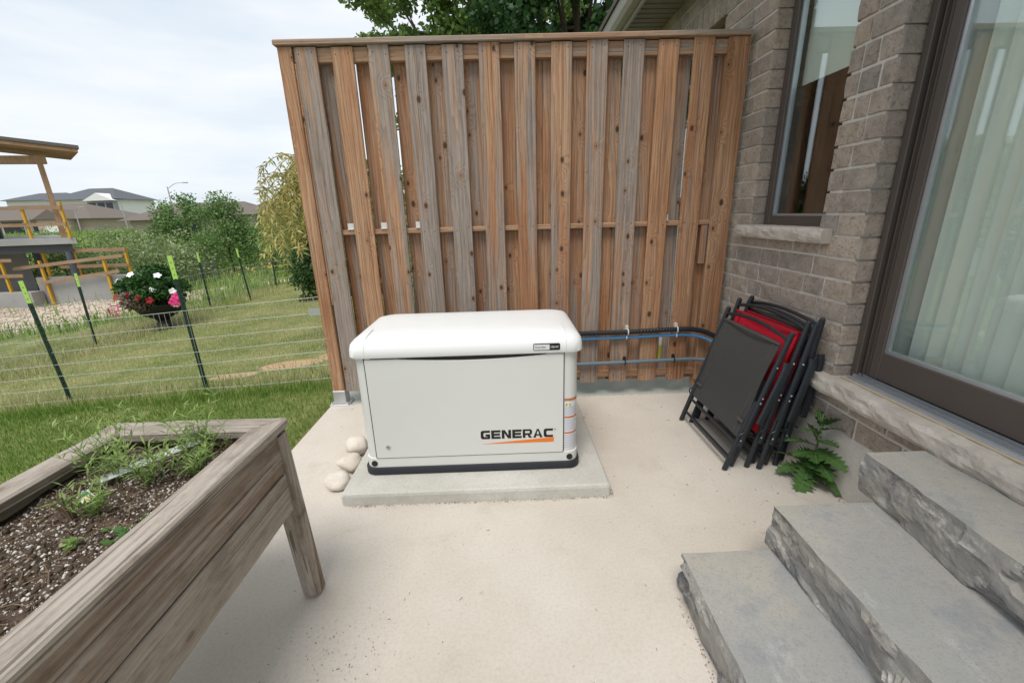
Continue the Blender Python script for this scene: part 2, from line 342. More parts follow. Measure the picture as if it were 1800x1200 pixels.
# plants
def leafmat(name, a, b, c3=None, trans=.28, rough=.5):
    t = NT(name); at = t.n('Attribute', attribute_name='tone').outputs['Fac']
    c = t.mix(at, a, b)
    c = t.mix(t.math('MULTIPLY', t.ss(t.noise(t.pos(), 1.3, 3), .35, .7), .45), c, c3 or tuple(x*.7 for x in a))
    t.fin(c, rough, .3); tr = t.n('BsdfTranslucent', {'Color': c})
    m = t.n('MixShader', {0: trans, 1: t.b.outputs[0], 2: tr.outputs[0]}); t.t.links.new(m.outputs[0], t.out.inputs[0]); return t.m
M['leafA'] = leafmat('maple_leaf_green', (.11,.205,.045), (.28,.40,.11))
M['leafB'] = leafmat('dark_leaf_green', (.022,.066,.018), (.055,.13,.034))
M['leafC'] = leafmat('shrub_leaf_green', (.11,.215,.065), (.25,.37,.12))
M['leafD'] = leafmat('light_shrub_green', (.19,.29,.095), (.37,.46,.20))
M['leafW'] = leafmat('weeping_leaf_yellow_green', (.36,.36,.09), (.66,.58,.25))
M['cedar'] = leafmat('cedar_green', (.032,.08,.02), (.09,.165,.045))
M['blossom'] = leafmat('white_blossom', (.55,.55,.48), (.75,.74,.66))
M['herb'] = leafmat('herb_leaf', (.21,.33,.08), (.42,.52,.19))
M['mint'] = leafmat('mint_leaf', (.05,.14,.025), (.12,.24,.05))
M['thistle'] = leafmat('thistle_leaf', (.04,.115,.025), (.10,.20,.05), None, .18)
M['thrib'] = plain('thistle_rib', (.20,.26,.11), .6)
M['bark'] = plain('bark', (.09,.065,.045), .9, .2, 0, .3, .6, 25)
M['twig'] = plain('dry_twig', (.22,.155,.10), .85, .2, 0, .25)
M['wtwig'] = plain('golden_twig', (.36,.25,.09), .8)
def grassmat(name, lush, straw, thr):
    t = NT(name); p = t.pos(); at = t.n('Attribute', attribute_name='tone').outputs['Fac']
    s1_ = t.ss(t.noise(p, .8, 4, .6), thr-.12, thr+.12)
    c = t.mix(at, lush[0], lush[1]); y = t.mix(at, straw[0], straw[1])
    c = t.mix(t.math('MULTIPLY', s1_, .85), c, y)
    t.fin(c, .55, .25); tr = t.n('BsdfTranslucent', {'Color': c})
    m = t.n('MixShader', {0: .3, 1: t.b.outputs[0], 2: tr.outputs[0]}); t.t.links.new(m.outputs[0], t.out.inputs[0]); return t.m
M['grassA'] = grassmat('lush_grass', ((.10,.20,.03), (.23,.35,.07)), ((.23,.29,.075), (.38,.40,.14)), .60)
M['grassB'] = grassmat('mown_grass', ((.21,.28,.065), (.37,.43,.13)), ((.50,.46,.22), (.66,.60,.35)), .40)
M['grassC'] = grassmat('meadow_grass', ((.15,.26,.045), (.30,.43,.10)), ((.32,.37,.11), (.48,.48,.2)), .6)
# ground sheet: soil and thatch under the lawn, bare gravel by the building site
t = NT('ground_soil'); p = t.pos(); sp = t.n('SeparateXYZ', {0: p})
wob = t.math('MULTIPLY', t.math('SUBTRACT', t.noise(p, .55, 5, .6), .5), 5.)
base = t.mix(t.ss(t.noise(p, 1.3, 5, .6), .35, .65), (.13,.17,.045), (.27,.27,.11))
base = t.mix(t.math('MULTIPLY', t.ss(t.noise(p, 60, 3, .7), .45, .7), .5), base, (.10,.11,.04))
def ell(cx, cy, rx, ry):
    a = t.math('DIVIDE', t.math('SUBTRACT', sp.outputs[0], cx), rx); b = t.math('DIVIDE', t.math('SUBTRACT', sp.outputs[1], cy), ry)
    q = t.math('SQRT', t.math('ADD', t.math('MULTIPLY', a, a), t.math('MULTIPLY', b, b)))
    return t.math('SUBTRACT', 1., t.ss(t.math('ADD', q, t.math('MULTIPLY', wob, .09)), .8, 1.02))
gr = t.math('MAXIMUM', ell(-13.2, 11.6, 5.2, 2.7), t.math('MAXIMUM', ell(-9.2, 14.6, 2.6, .9), ell(-16.5, 15.5, 4., 4.)))
gc = t.mix(t.noise(p, 14, 5, .7), (.44,.355,.27), (.60,.51,.41)); gc = t.mix(t.math('MULTIPLY', t.ss(t.noise(p, 70, 3, .7), .5, .7), .5), gc, (.28,.23,.18))
sand = t.math('MAXIMUM', t.math('MAXIMUM', ell(-2.45, 4.55, .42, .17), ell(-1.95, 4.75, .3, .22)), ell(-3.0, 4.35, .3, .1))
base = t.mix(sand, base, (.47,.32,.19))
c = t.mix(gr, base, gc); t.bump(t.noise(p, 35, 5, .7), .5, .02); M['ground'] = t.fin(c, .95, .1)
t = NT('potting_soil'); p = t.obj(); c = t.mix(t.ss(t.noise(p, 26, 5, .7), .35, .65), (.055,.037,.026), (.15,.108,.078)); c = t.mix(t.math('MULTIPLY', t.ss(t.noise(p, 120, 3, .7), .55, .7), .5), c, (.22,.17,.12))
t.bump(t.noise(p, 70, 6, .75), .9, .012); M['soil'] = t.fin(c, .95, .1)
M['perlite'] = plain('perlite', (.62,.58,.53), .9, .2, 0, .15); M['pebble'] = plain('soil_pebble', (.34,.295,.25), .9, .2, 0, .3)
M['tpost'] = plain('green_post_enamel', (.012,.035,.022), .45); M['tip'] = plain('lime_post_tip', (.42,.66,.13), .45)
M['wire'] = plain('galvanised_wire', (.50,.52,.50), .45, .5, .3, .15)
M['urn'] = plain('black_resin_urn', (.018,.018,.019), .5)
M['fwhite'] = plain('white_petal', (.82,.82,.78), .6); M['fpink'] = plain('pink_petal', (.85,.07,.27), .6); M['fred'] = plain('red_petal', (.36,.008,.015), .6)
M['fgreen'] = leafmat('basket_leaf', (.02,.07,.015), (.06,.15,.03)); M['fcoleus'] = leafmat('purple_speckled_leaf', (.16,.09,.09), (.33,.28,.2))
M['yrail'] = plain('yellow_guard_paint', (.60,.33,.025), .5, .4, 0, .15); M['steelgrey'] = plain('grey_steel', (.09,.105,.125), .5); M['beamdark'] = plain('dark_steel_beam', (.055,.06,.066), .6)
M['housewrap'] = plain('dark_sheathing', (.03,.045,.045), .7); M['osb'] = plain('osb_board', (.34,.20,.09), .8, .3, 0, .3)
M['bwhite'] = plain('white_siding', (.72,.72,.72), .7); M['bgrey'] = plain('grey_siding', (.27,.29,.32), .7); M['bbeige'] = plain('beige_brick_wall', (.42,.36,.30), .85, .2, 0, .12)
M['broof'] = plain('brown_shingle_roof', (.165,.14,.12), .9, .2, 0, .15); M['groof'] = plain('grey_shingle_roof', (.12,.125,.14), .9, .2, 0, .15); M['bwin'] = plain('far_window_dark', (.03,.035,.042), .2)
M['polegrey'] = plain('pole_grey', (.38,.38,.37), .6); M['tag'] = plain('plastic_tag_white', (.7,.72,.7), .4); M['taggreen'] = plain('tag_green', (.06,.2,.06), .5); M['tagyellow'] = plain('tag_yellow', (.68,.5,.03), .5)
# ================================================================== ground and paving
def gz(x, y):
    if x > -1.46: z = -.05
    else: z = -.02 - .085*min(13.6, -1.46-x)
    d = math.hypot(x, y); f = max(0., min(1., (d-38)/55)); z += 1.5*f*f*(3-2*f)
    z += .22*math.exp(-((x+12.6)/2.6)**2-((y-12.2)/1.3)**2)
    if y > 13.5 or x < -7.5:
        z += .10*noise.noise(Vector((x*.35, y*.35, 3.1)))*min(1., max(y-13.5, -7.5-x)/3)
    return z
xs = np.unique(np.concatenate([np.linspace(-260,-40,16), np.linspace(-40,-18,18), np.linspace(-18,-1.47,56), np.array([-1.455]), np.linspace(-1.4,12,12), np.linspace(12,160,12)]))
ys = np.unique(np.concatenate([np.linspace(-12,0,8), np.linspace(0,16,58), np.linspace(16,45,30), np.linspace(45,300,22)]))
V = np.array([(x, y, gz(x, y)) for y in ys for x in xs]); nx = len(xs)
Fq = np.array([(j*nx+i, j*nx+i+1, (j+1)*nx+i+1, (j+1)*nx+i) for j in range(len(ys)-1) for i in range(nx-1)])
tag(link('ground', npmesh('ground', V, Fq, M['ground'], smooth=True), None), 'grassy ground sloping away from the patio to far houses', 'ground', kind='structure')
PX0, XW = -1.46, 1.72
patio = tag(MB().box(PX0, XW+.02, -4, 3.195, -.14, 0).build('patio', M['patio'], bevel=.006), 'pale beige concrete patio slab', 'patio', kind='structure')
tag(MB().box(PX0+.01, XW+.02, 3.203, 3.62, -.14, -.006).build('concrete_strip', M['strip'], bevel=.005), 'damp greenish concrete strip under the wooden fence', 'pavement', kind='structure')
# ================================================================== house
house = empty('brick_house', (XW, 2.2, 0), label='taupe stone-brick house wall with brown window and patio door', cat='house')
def H(p): return (p[0]-XW, p[1]-2.2, p[2])
def hpart(mb, name, mat, parent=None, **k):
    o = mb.build(name, mat, parent or house, **k); 
    if parent is None: o.location = (-XW, -2.2, 0)
    return o
Z0, CH = .34, .1085
WIN = (2.315, 2.975, 1.345, 2.835); DOOR = (-.6, 2.02, .53, 2.835); FWIN = (3.66, 4.9, 1.345, 2.835)
ZT = 3.34; Y0, Y1 = -2.0, 9.0
def cut(y0, y1, z0, z1, opens):
    """mortar backing boxes round the openings"""
    mb = MB(); cuts = sorted(opens); y = y0
    for a, b, c, d in cuts:
        mb.box(XW+.0035, XW+.16, y, a-.022 if a > y else y+.001, z0, z1)
        mb.box(XW+.0038, XW+.16, a-.022, b+.022, z0, c-.03); mb.box(XW+.0038, XW+.16, a-.022, b+.022, d+.022, z1); y = b+.022
    mb.box(XW+.0035, XW+.16, y, y1, z0, z1); return mb
wall = hpart(cut(Y0, Y1, Z0, ZT, [(DOOR[0], DOOR[1], DOOR[2], DOOR[3]), WIN, FWIN]), 'wall', M['mortar'])
bcache = {}
def brick_mesh(L, Hh, k):
    key = (round(L, 3), round(Hh, 3), k)
    if key in bcache: return bcache[key]
    rs = random.Random(hash(key) & 0xffff); ny = max(3, int(L/.055)); nz = 3
    ya = [-L/2 + .004] + [-L/2 + L*i/(ny-1) for i in range(1, ny-1)] + [L/2-.004]; za = [-Hh/2+.004, 0, Hh/2-.004]
    vs = []; fs = []
    for z in za:
        for y in ya:
            ed = (z != 0) or y in (ya[0], ya[-1])
            vs.append((rs.uniform(-.0045, .001) - (.001 if ed else .0035), y + rs.uniform(-.0015, .0015), z + rs.uniform(-.002, .002)))
    for j in range(2):
        for i in range(ny-1): a = j*ny+i; fs.append((a, a+ny, a+ny+1, a+1))
    ring = [i for i in range(ny)] + [2*ny-1, 3*ny-1] + [2*ny+i for i in range(ny-2, -1, -1)] + [ny]
    b0 = len(vs)
    for i in ring:                                   # arris 5 mm back, then straight to the back
        v = vs[i]; y = -L/2 if v[1] < -L/2+.01 else (L/2 if v[1] > L/2-.01 else v[1]); z = -Hh/2 if v[2] < -.01 else (Hh/2 if v[2] > .01 else v[2])
        vs.append((.006, y, z))
    b1 = len(vs)
    for i in range(len(ring)): v = vs[b0+i]; vs.append((.092, v[1], v[2]))
    n = len(ring)
    for i in range(n):
        j = (i+1) % n; fs.append((ring[i], ring[j], b0+j, b0+i)); fs.append((b0+i, b0+j, b1+j, b1+i))
    me = bpy.data.meshes.new('brick'); me.from_pydata(vs, [], fs); bm = bmesh.new(); bm.from_mesh(me); bmesh.ops.recalc_face_normals(bm, faces=bm.faces); bm.to_mesh(me); bm.free()
    me.materials.append(M['brick']); bcache[key] = me; return me
JT = .0105; rb = random.Random(5)
def run(ya, yb, z, h, lens=(.19, .25, .30, .22, .16, .27)):
    """one course from ya to yb"""
    y = ya; short = yb-ya < .4
    if short: lens = (.09, .19, .12, .17)
    while yb - y > .02:
        L_ = rb.choice(lens)
        if yb - (y + L_) < (.06 if short else .10): L_ = yb - y
        if L_ > .47: L_ = L_/2
        l = round(L_ - JT, 2) if abs(yb-y-L_) > 1e-6 else L_ - JT*.5
        o = link('brick', brick_mesh(l, h, rb.randint(0, 3)), None, wall, (XW + rb.uniform(-.002, .002), y + L_/2, z))
        y += L_
nc = int((ZT-Z0)/CH)+1
for k in range(nc):
    z0 = Z0 + CH*k; z1 = z0 + CH - JT; zc = (z0+z1)/2; hh = z1-z0
    if z1 > ZT - .01: break
    # far side beyond the fence, kept to what shows
    ysegs = []
    far = 3.66 if zc < 2.84 else (3.66 if zc < 3.04 else 5.4)
    if WIN[2]-.06 < zc < WIN[3]: ysegs += [(DOOR[1], WIN[0]), (WIN[1], far)]
    elif zc >= WIN[3]: ysegs += [(1.9, far)]
    elif zc > DOOR[2]-.03: ysegs += [(DOOR[1], far)]
    else: ysegs += [(1.15, far)]
    for a, b in ysegs: run(a+.002 if a != 1.15 else a, b, zc, hh)
for i in range(14):                                    # soldier course over the far window
    link('brick', brick_mesh(.2, .088, i % 4), None, wall, (XW, 3.66+.05+i*.0985, 2.945), (math.pi/2, 0, 0))
hpart(MB().box(XW+.004, XW+.3, Y0, Y1, -.14, Z0-.002), 'foundation', M['found'])
# window: frame, glass, stone sill
def win(a, b, z0, z1, near=True):
    xf = XW+.085
    o = MB(); fw = .058
    o.box(xf, xf+.06, a, a+fw, z0, z1); o.box(xf, xf+.06, b-fw, b, z0, z1); o.box(xf, xf+.06, a+fw, b-fw, z0, z0+.062); o.box(xf, xf+.06, a+fw, b-fw, z1-fw, z1)
    w = hpart(o, 'window', M['frame'], bevel=.004)
    i = MB(); f2 = .012; c, d = a+fw, b-fw; e, f = z0+.062, z1-fw
    i.box(xf+.018, xf+.05, c, c+f2, e, f); i.box(xf+.018, xf+.05, d-f2, d, e, f); i.box(xf+.018, xf+.05, c+f2, d-f2, e, e+f2); i.box(xf+.018, xf+.05, c+f2, d-f2, f-f2, f)
    i.build('glazing_bead', M['alu'] if near else M['frame'], w)
    MB().box(xf+.03, xf+.034, c+.004, d-.004, e+.004, f-.004).build('pane', M['glass'], w)
    return w
w1 = win(*WIN); win(*FWIN, near=False)
def rough_sill(name, x0, x1, y0, y1, z0, z1, parent, endrough=True, seed=0):
    """rock-faced stone slab: front (towards -X) chipped"""
    ny = max(8, int((y1-y0)/.025)); nz = 6; vs = []; fs = []
    for j in range(nz):
        for i in range(ny+1):
            y = y0+(y1-y0)*i/ny; z = z0+(z1-z0)*j/(nz-1); s_ = noise.fractal(Vector((y*9+seed, z*22, seed)), 1., 2., 4)*.011
            e_ = abs(j/(nz-1)-.5)*2; vs.append((x0+.010*e_**3+s_, y, z - (.006*noise.noise(Vector((y*16, 2, seed))) if j == nz-1 else 0)))
    for j in range(nz-1):
        for i in range(ny): a = j*(ny+1)+i; fs.append((a, a+1, a+ny+2, a+ny+1))
    T = (nz-1)*(ny+1); b = len(vs)
    for zz, base in ((z0, 0), (z1, T)):
        for i in range(ny+1): vs.append((x1, y0+(y1-y0)*i/ny, zz))
    for i in range(ny): fs.append((T+i, T+i+1, b+ny+1+i+1, b+ny+1+i)); fs.append((i, b+i, b+i+1, i+1)); fs.append((b+i, b+ny+1+i, b+ny+2+i, b+i+1))
    fs.append(tuple([j*(ny+1) for j in range(nz)] + [b+ny+1, b])); fs.append(tuple([j*(ny+1)+ny for j in range(nz)] + [b+ny+1+ny, b+ny]))
    m = MB(); m.add(vs, fs); return m.build(name, M['sill'], parent)
s_ = rough_sill('window_sill', 1.655, XW+.16, 2.213, 3.060, 1.272, 1.348, house, seed=3); s_.location = (-XW, -2.2, 0)
s_ = rough_sill('door_sill', 1.655, XW+.16, -.7, 2.115, .515, .603, house, seed=9); s_.location = (-XW, -2.2, 0)
# patio door
xd = XW+.085
o = MB(); o.box(xd-.002, xd+.10, 1.985, 2.019, .603, 2.83); o.box(xd-.002, xd+.1, -.59, 1.985, 2.78, 2.83)
door = hpart(o, 'patio_door', M['frame'], bevel=.003)
o = MB()
for y0, y1, dx in ((1.968, 1.985, .03), (1.960, 1.966, .012), (1.945, 1.957, .026)): o.box(xd+dx, xd+.09, y0, y1, .612, 2.78)
o.build('frame_bead', M['frame'], door)
MB().box(xd+.05, xd+.085, 1.93, 1.984, .61, 2.78).build('gasket', M['gasket'], door)
o = MB(); o.box(xd+.022, xd+.062, 1.892, 1.942, .632, 2.775); o.box(xd+.022, xd+.062, -.5, 1.892, .634, .772); o.box(xd+.022, xd+.062, -.5, 1.892, 2.70, 2.775)
sash = o.build('door_sash', M['frame'], door, bevel=.004)
o = MB(); o.box(xd+.032, xd+.056, 1.874, 1.8925, .772, 2.70); o.box(xd+.030, xd+.056, -.5, 1.874, .7715, .786); o.build('glazing_bead', M['alu'], sash)
MB().box(xd+.040, xd+.046, -.5, 1.880, .78, 2.71).build('pane', M['glass'], sash)
o = MB(); o.box(xd-.055, xd+.06, -.55, 1.984, .6035, .612); o.box(xd-.045, xd-.037, -.55, 1.984, .612, .624); o.box(xd-.018, xd-.010, -.55, 1.984, .612, .63); o.box(xd+.012, xd+.02, -.55, 1.984, .612, .632)
o.build('door_track', M['alu'], door)
MB().box(xd-.068, xd-.0555, -.55, 2.0, .602, .613).build('caulk_bead', M['caulk'], door, bevel=.003)
# rooms behind the glass
o = MB(); X1 = 5.2
for a in ((XW+.161, X1, Y0, Y1, .40, .44), (XW+.161, X1, Y0, Y1, 3.2, 3.24), (X1, X1+.05, Y0, Y1, .4, 3.24), (XW+.161, X1, Y0-.05, Y0, .4, 3.24), (XW+.161, X1, Y1, Y1+.05, .4, 3.24), (XW+.3, X1, 2.17, 2.25, .44, 3.2)): o.box(*a)
hpart(o, 'interior_wall', M['room'])
# eaves
o = MB(); o.prism([(1.17, 3.36), (1.185, 3.27), (1.215, 3.235), (1.285, 3.235), (1.285, 3.37), (1.275, 3.37), (1.275, 3.25), (1.22, 3.25), (1.2, 3.28), (1.185, 3.365)], 'y', Y0-.4, Y1+.4)
hpart(o, 'gutter', M['gutter'])
hpart(MB().box(1.288, 1.31, Y0-.4, Y1+.4, 3.20, 3.40), 'fascia_board', M['gutter'])
sof = hpart(MB().box(1.312, XW+.02, Y0-.4, Y1+.4, 3.255, 3.27), 'soffit', M['soffit'])
o = MB(); y = 2.0
while y < Y1: o.box(1.314, XW-.002, y, y+.012, 3.2475, 3.2549); y += .10
o.build('soffit_rib', M['soffit'], sof)
MB().lathe([(.075, -.045), (.08, -.012), (.08, 0)], 20, (1.50, 4.15, 3.2545)).build('soffit_light', M['gasket'], sof, smooth=True)
hpart(MB().add([(1.15,Y0-.5,3.36),(1.15,Y1+.5,3.36),(6.5,Y1+.5,5.2),(6.5,Y0-.5,5.2),(1.15,Y0-.5,3.41),(1.15,Y1+.5,3.41),(6.5,Y1+.5,5.25),(6.5,Y0-.5,5.25)], [(0,1,2,3),(7,6,5,4),(0,4,5,1),(1,5,6,2),(2,6,7,3),(3,7,4,0)]), 'roof', M['roofing'])
hpart(MB().box(5.3, 5.4, Y0, Y1, -.1, 4.7), 'back_wall', M['room'])
# vertical blinds inside the door
bl = empty('vertical_blind', (1.955, 1.9, .66), label='pale vertical slat blind hanging inside the patio door', cat='blind')
me = None; y = 1.86
def slat_mesh():
    vs = []; fs = []; n = 6
    for j, z in enumerate((0, 2.1)):
        for i in range(n+1): u = i/n-.5; vs.append((.012*(1-4*u*u), u*.089, z))
    for i in range(n): fs.append((i, i+1, n+2+i, n+1+i))
    m = MB(); m.add(vs, fs); return m.mesh('slat', M['slat'], smooth=True)
me = slat_mesh()
for i in range(28):
    link('slat', me, None, bl, (0, .09-.080*i, .012), (0, 0, math.radians(24 + random.uniform(-2, 2))))
MB().box(-.02, .02, -2.2, .05, 2.11, 2.15).build('head_rail', M['white'], bl)
# things in the room behind the small window
cb = empty('wooden_cabinet', (3.2, 3.0, .44), label='brown wooden cabinet standing inside the narrow window', cat='cabinet')
MB().box(-.25, .25, -.45, .45, 0, 1.25).build('carcass', M['cabinet'], cb, bevel=.01)
for sgn in (-1, 1): MB().box(-.275, -.252, sgn*.225-.21, sgn*.225+.21, .06, 1.2).build('cabinet_door', M['cabinet'], cb, bevel=.008)
MB().box(-.29, .29, -.5, .5, 1.252, 1.29).build('top', M['cabinet'], cb, bevel=.006)
sh = empty('roller_shade', (1.90, 2.65, 2.8), label='cream roller shade half lowered behind the narrow window', cat='blind')
MB().box(0, .004, -.28, .28, -.62, -.02).build('fabric', M['slat'], sh); MB().tube([(.0, -.3, -.01), (.0, .3, -.01)], .022, 10).build('roller', M['white'], sh)
# ================================================================== stone steps
def stone_step(x0, x1, y0, y1, z0, z1, slope, label, seed):
    root = empty('stone_step', ((x0+x1)/2, y1, z0), label=label, cat='step', group='rock-faced stone steps up to the patio door')
    ny = int((y1-y0)/.016); nz = 12; vs = []; fs = []
    def edge(y): return x0 - (y1-y)*slope + .008*noise.noise(Vector((y*2.2, seed, 0))) + .006*noise.noise(Vector((y*9, seed, 4)))
    for j in range(nz+1):
        for i in range(ny+1):
            y = y0+(y1-y0)*i/ny; t_ = j/nz; z = z0+(z1-z0)*t_
            q_ = Vector((y*4.2+seed*7, z*8.5+y*1.1, seed)); q_ += Vector((.35*noise.noise(q_*1.3), .35*noise.noise(q_*1.3+Vector((5, 0, 0))), 0))
            c0 = noise.voronoi(q_)[1][0]; hv = noise.cell_vector(c0*3.7+Vector((.5, .5, .5)))
            f1 = (hv.x-.5)*.95 + (hv.y-.5)*1.0*(q_.x-c0.x) + (hv.z-.5)*1.3*(q_.y-c0.y); f2 = 1.+.55*noise.fractal(Vector((y*14, z*20, seed)), 1., 2.1, 4)
            bulge = .008*math.sin(math.pi*min(1, t_*1.05))**.7
            w = min(1., .12+(1-t_)*5.)
            vs.append((edge(y) - bulge - w*(.029*f1 + .011*(f2-1.)), y, z + (.004*noise.noise(Vector((y*14, seed, 7))) if j == nz else 0)))
    for j in range(nz):
        for i in range(ny): a = j*(ny+1)+i; fs.append((a, a+ny+1, a+ny+2, a+1))
    m = MB(); T = nz*(ny+1)
    b = len(vs); nxs = 8
    for k in range(1, nxs+1):
        for i in range(ny+1):
            v = vs[T+i]; x = v[0]+(x1-v[0])*k/nxs; vs.append((x, v[1], z1 + .0022*noise.noise(Vector((x*6, v[1]*6, seed)))))
    tf = []
    for k in range(nxs):
        for i in range(ny):
            p_ = (T if k == 0 else b+(k-1)*(ny+1))+i; q = b+k*(ny+1)+i; tf.append((p_, q, q+1, p_+1))
    far = [j*(ny+1)+ny for j in range(nz+1)] + [b+k*(ny+1)+ny for k in range(nxs)]; vs.append((x1, y1, z0)); far.append(len(vs)-1)
    m.v = [(v[0]-(x0+x1)/2, v[1]-y1, v[2]-z0) for v in vs]
    m.f = fs + [tuple(far)]; m.m = [0]*len(m.f)
    m.build('rock_face', M['rock'], root)
    m2 = MB(); m2.v = m.v; m2.f = tf; m2.m = [0]*len(tf)
    me = m2.mesh('tread', M['tread'], smooth=True); bm = bmesh.new(); bm.from_mesh(me)
    bmesh.ops.delete(bm, geom=[v for v in bm.verts if not v.link_faces], context='VERTS'); bm.to_mesh(me); bm.free()
    link('tread', me, None, root); return root
stone_step(.665, 1.30, -1.2, 1.322, 0, .170, .02, 'lowest rock-faced stone step resting on the patio slab', 1.3)
stone_step(1.035, 1.66, -1.2, 1.362, .172, .342, .03, 'middle rock-faced stone step with dark grey stained face', 4.7)
stone_step(1.425, 1.719, -1.2, 1.442, .344, .514, .075, 'top stone step below the pale door sill', 8.2)
# ================================================================== wooden privacy fence
FY = 3.2
fence = empty('privacy_fence', (0, FY, 0), label='tall shadowbox cedar fence with alternating boards and flat cap', cat='fence')
def board_mesh(w, th, h, k):
    m = MB(); m.box(-w/2, w/2, -th/2, th/2, 0, h); return m.mesh('board', M['fence'], bevel=.003)
bm_f = [board_mesh(.139, .019, h, i) for i, h in enumerate((2.425, 2.418, 2.43))]
greys = [.75, .18, .55, .85, .78, .45, .50, .42, .68, .60, .15, .10]
XB = [-1.25 + .2394*i for i in range(12)]
for i, x in enumerate(XB):
    o = link('board', bm_f[i % 3], None, fence, (x, .0, .118 + random.uniform(-.004, .004)), (0, random.uniform(-.003, .003), 0)); o.color = (greys[i], 0, 0, 1)
bm_b = board_mesh(.139, .019, 2.36, 9)
for i, x in enumerate(XB):
    o = link('board', bm_b, None, fence, (x + .124 + random.uniform(-.006, .006), .075, .112 + random.uniform(-.006, .006)), (0, random.uniform(-.004, .004), 0)); o.color = ((.45, .3, .35, .4, .45, .25, .2, .35, .3, .4, .55, .2)[i], 0, 0, 1)
o = link('board', board_mesh(.145, .019, 2.43, 3), None, fence, (1.612, -.0, .115)); o.color = (.12, 0, 0, 1)
def zbox(name, x0, x1, y0, y1, z0, z1, mat, parent, grey=.3, bevel=.003):
    """plank lying along X: local Z is its long axis"""
    L_ = x1-x0; m = MB(); m.box(-(z1-z0)/2, (z1-z0)/2, -(y1-y0)/2, (y1-y0)/2, 0, L_)
    o = m.build(name, mat, parent, (x0, (y0+y1)/2, (z0+z1)/2), (0, math.pi/2, 0), bevel=bevel); o.color = (grey, 0, 0, 1); return o
zbox('top_cap', -1.447, 1.685, -.030, .115, 2.547, 2.580, M['frail'], fence, .55, .005)
zbox('top_rail', -1.335, 1.60, .0105, .064, 2.455, 2.540, M['frail'], fence, .35)
zbox('middle_rail', -1.335, 1.545, .0105, .064, 1.350, 1.385, M['frail'], fence, .15)
zbox('bottom_rail', -1.31, 1.60, .0105, .064, .158, .20, M['frail'], fence, .2)
def zpost(name, x0, x1, y0, y1, z0, z1, mat, grey=.2):
    m = MB(); m.box(-(x1-x0)/2, (x1-x0)/2, -(y1-y0)/2, (y1-y0)/2, 0, z1-z0)
    o = m.build(name, mat, fence, ((x0+x1)/2, (y0+y1)/2, z0), bevel=.004); o.color = (grey, 0, 0, 1); return o
zpost('post', -1.430, -1.338, -.009, .080, .105, 2.545, M['fence'], .12)
zpost('post', 1.545, 1.60, .012, .09, .05, 2.455, M['frail'], .1)
zpost('trim_strip', -1.337, -1.322, .0, .06, .83, 2.45, M['fence'], .1)
zpost('cleat', 1.487, 1.537, .012, .05, 1.06, 1.348, M['fence'], .3)
pb = MB(); pb.box(-.050, .050, -.05, .045, 0, .112); pbo = pb.build('post_base', M['steel'], fence, (-1.384, .036, .008), bevel=.003)
MB().box(-.078, .078, -.078, .07, -.008, .0).build('base_plate', M['steel'], pbo, bevel=.002)
for dx, dy in ((-.062, -.062), (.062, -.062), (.062, .05)): MB().lathe([(.010, 0), (.010, .009), (.006, .012), (.006, .02)], 6, (dx, dy, 0)).build('anchor_bolt', M['steel'], pbo)
for x in (-1.115, -.87, -.615, 1.21): 
    b = MB(); b.box(-.022, .022, -.003, .003, 0, .045); b.box(-.022, .022, -.018, -.003, 0, .004); b.build('bracket', M['clip'], fence, (x, .02, 1.386))
nl = MB()
nail = MB().lathe([(.0042, 0), (.0036, .0012)], 6).mesh('nail', M['gasket'])
for i, x in enumerate(XB + [1.612]):
    for z in (2.50, 1.368, .178):
        for dx in (-.04, .04):
            o = link('nail', nail, None, fence, (x+dx+random.uniform(-.006, .006), -.0092, z+random.uniform(-.012, .012)), (math.pi/2, 0, 0))
# ================================================================== generator on its pad
pad = empty('generator_pad', (-.19, 2.42, 0), label='grey concrete pad under the standby generator', cat='slab')
o = MB(); n = 40; lo = []; 
loops = []
for z, ins in ((0, .0), (.055, .0), (.068, .004), (.075, .014)):
    l = rrect(-.905+ins, .535-ins, 1.90+ins, 2.96-ins, .018, z, 3); loops.append([(x+.19+.004*noise.noise(Vector((x*9, y*9, z*20))), y-2.42+.004*noise.noise(Vector((x*9, y*9, z*20+5))), z) for x, y, z in l])
o.loft(loops); o.build('slab', M['pad'], pad)
gx, gy0, gy1, zp = -.213, 2.068, 2.70, .0755
gen = empty('standby_generator', (gx, (gy0+gy1)/2, zp), label='cream standby generator cabinet with white lid and black lettering', cat='generator')
cy = (gy0+gy1)/2
def G(mb, name, mat, parent=None, **k):
    o = mb.build(name, mat, parent or gen, **k)
    if parent is None: o.location = (-gx, -cy, -zp)
    return o
def RR(hw, dy, r, z, n=8): return rrect(gx-hw, gx+hw, gy0+dy, gy1-dy, r, z, n)
G(MB().loft([RR(.604,-.004,.062,zp), RR(.610,-.010,.066,zp+.006), RR(.610,-.010,.066,zp+.040), RR(.604,-.004,.062,zp+.047)]), 'base_skirt', M['gskirt'], smooth=True)
body = G(MB().loft([RR(.598,.0,.06,zp+.0465), RR(.598,.0,.06,.178), RR(.592,.006,.058,.1795), RR(.592,.006,.058,.79)]), 'body', M['gbody'], smooth=True)
# lid: loft with crowned top
cr = [(.612,-.012,.064,.772),(.616,-.016,.066,.778),(.614,-.014,.066,.812),(.608,-.006,.068,.838),(.592,.012,.075,.856),(.562,.045,.085,.868),(.50,.10,.09,.876),(.38,.18,.09,.880)]
lid = G(MB().loft([RR(*c) for c in cr], cap0=True), 'lid', M['glid'], smooth=True)
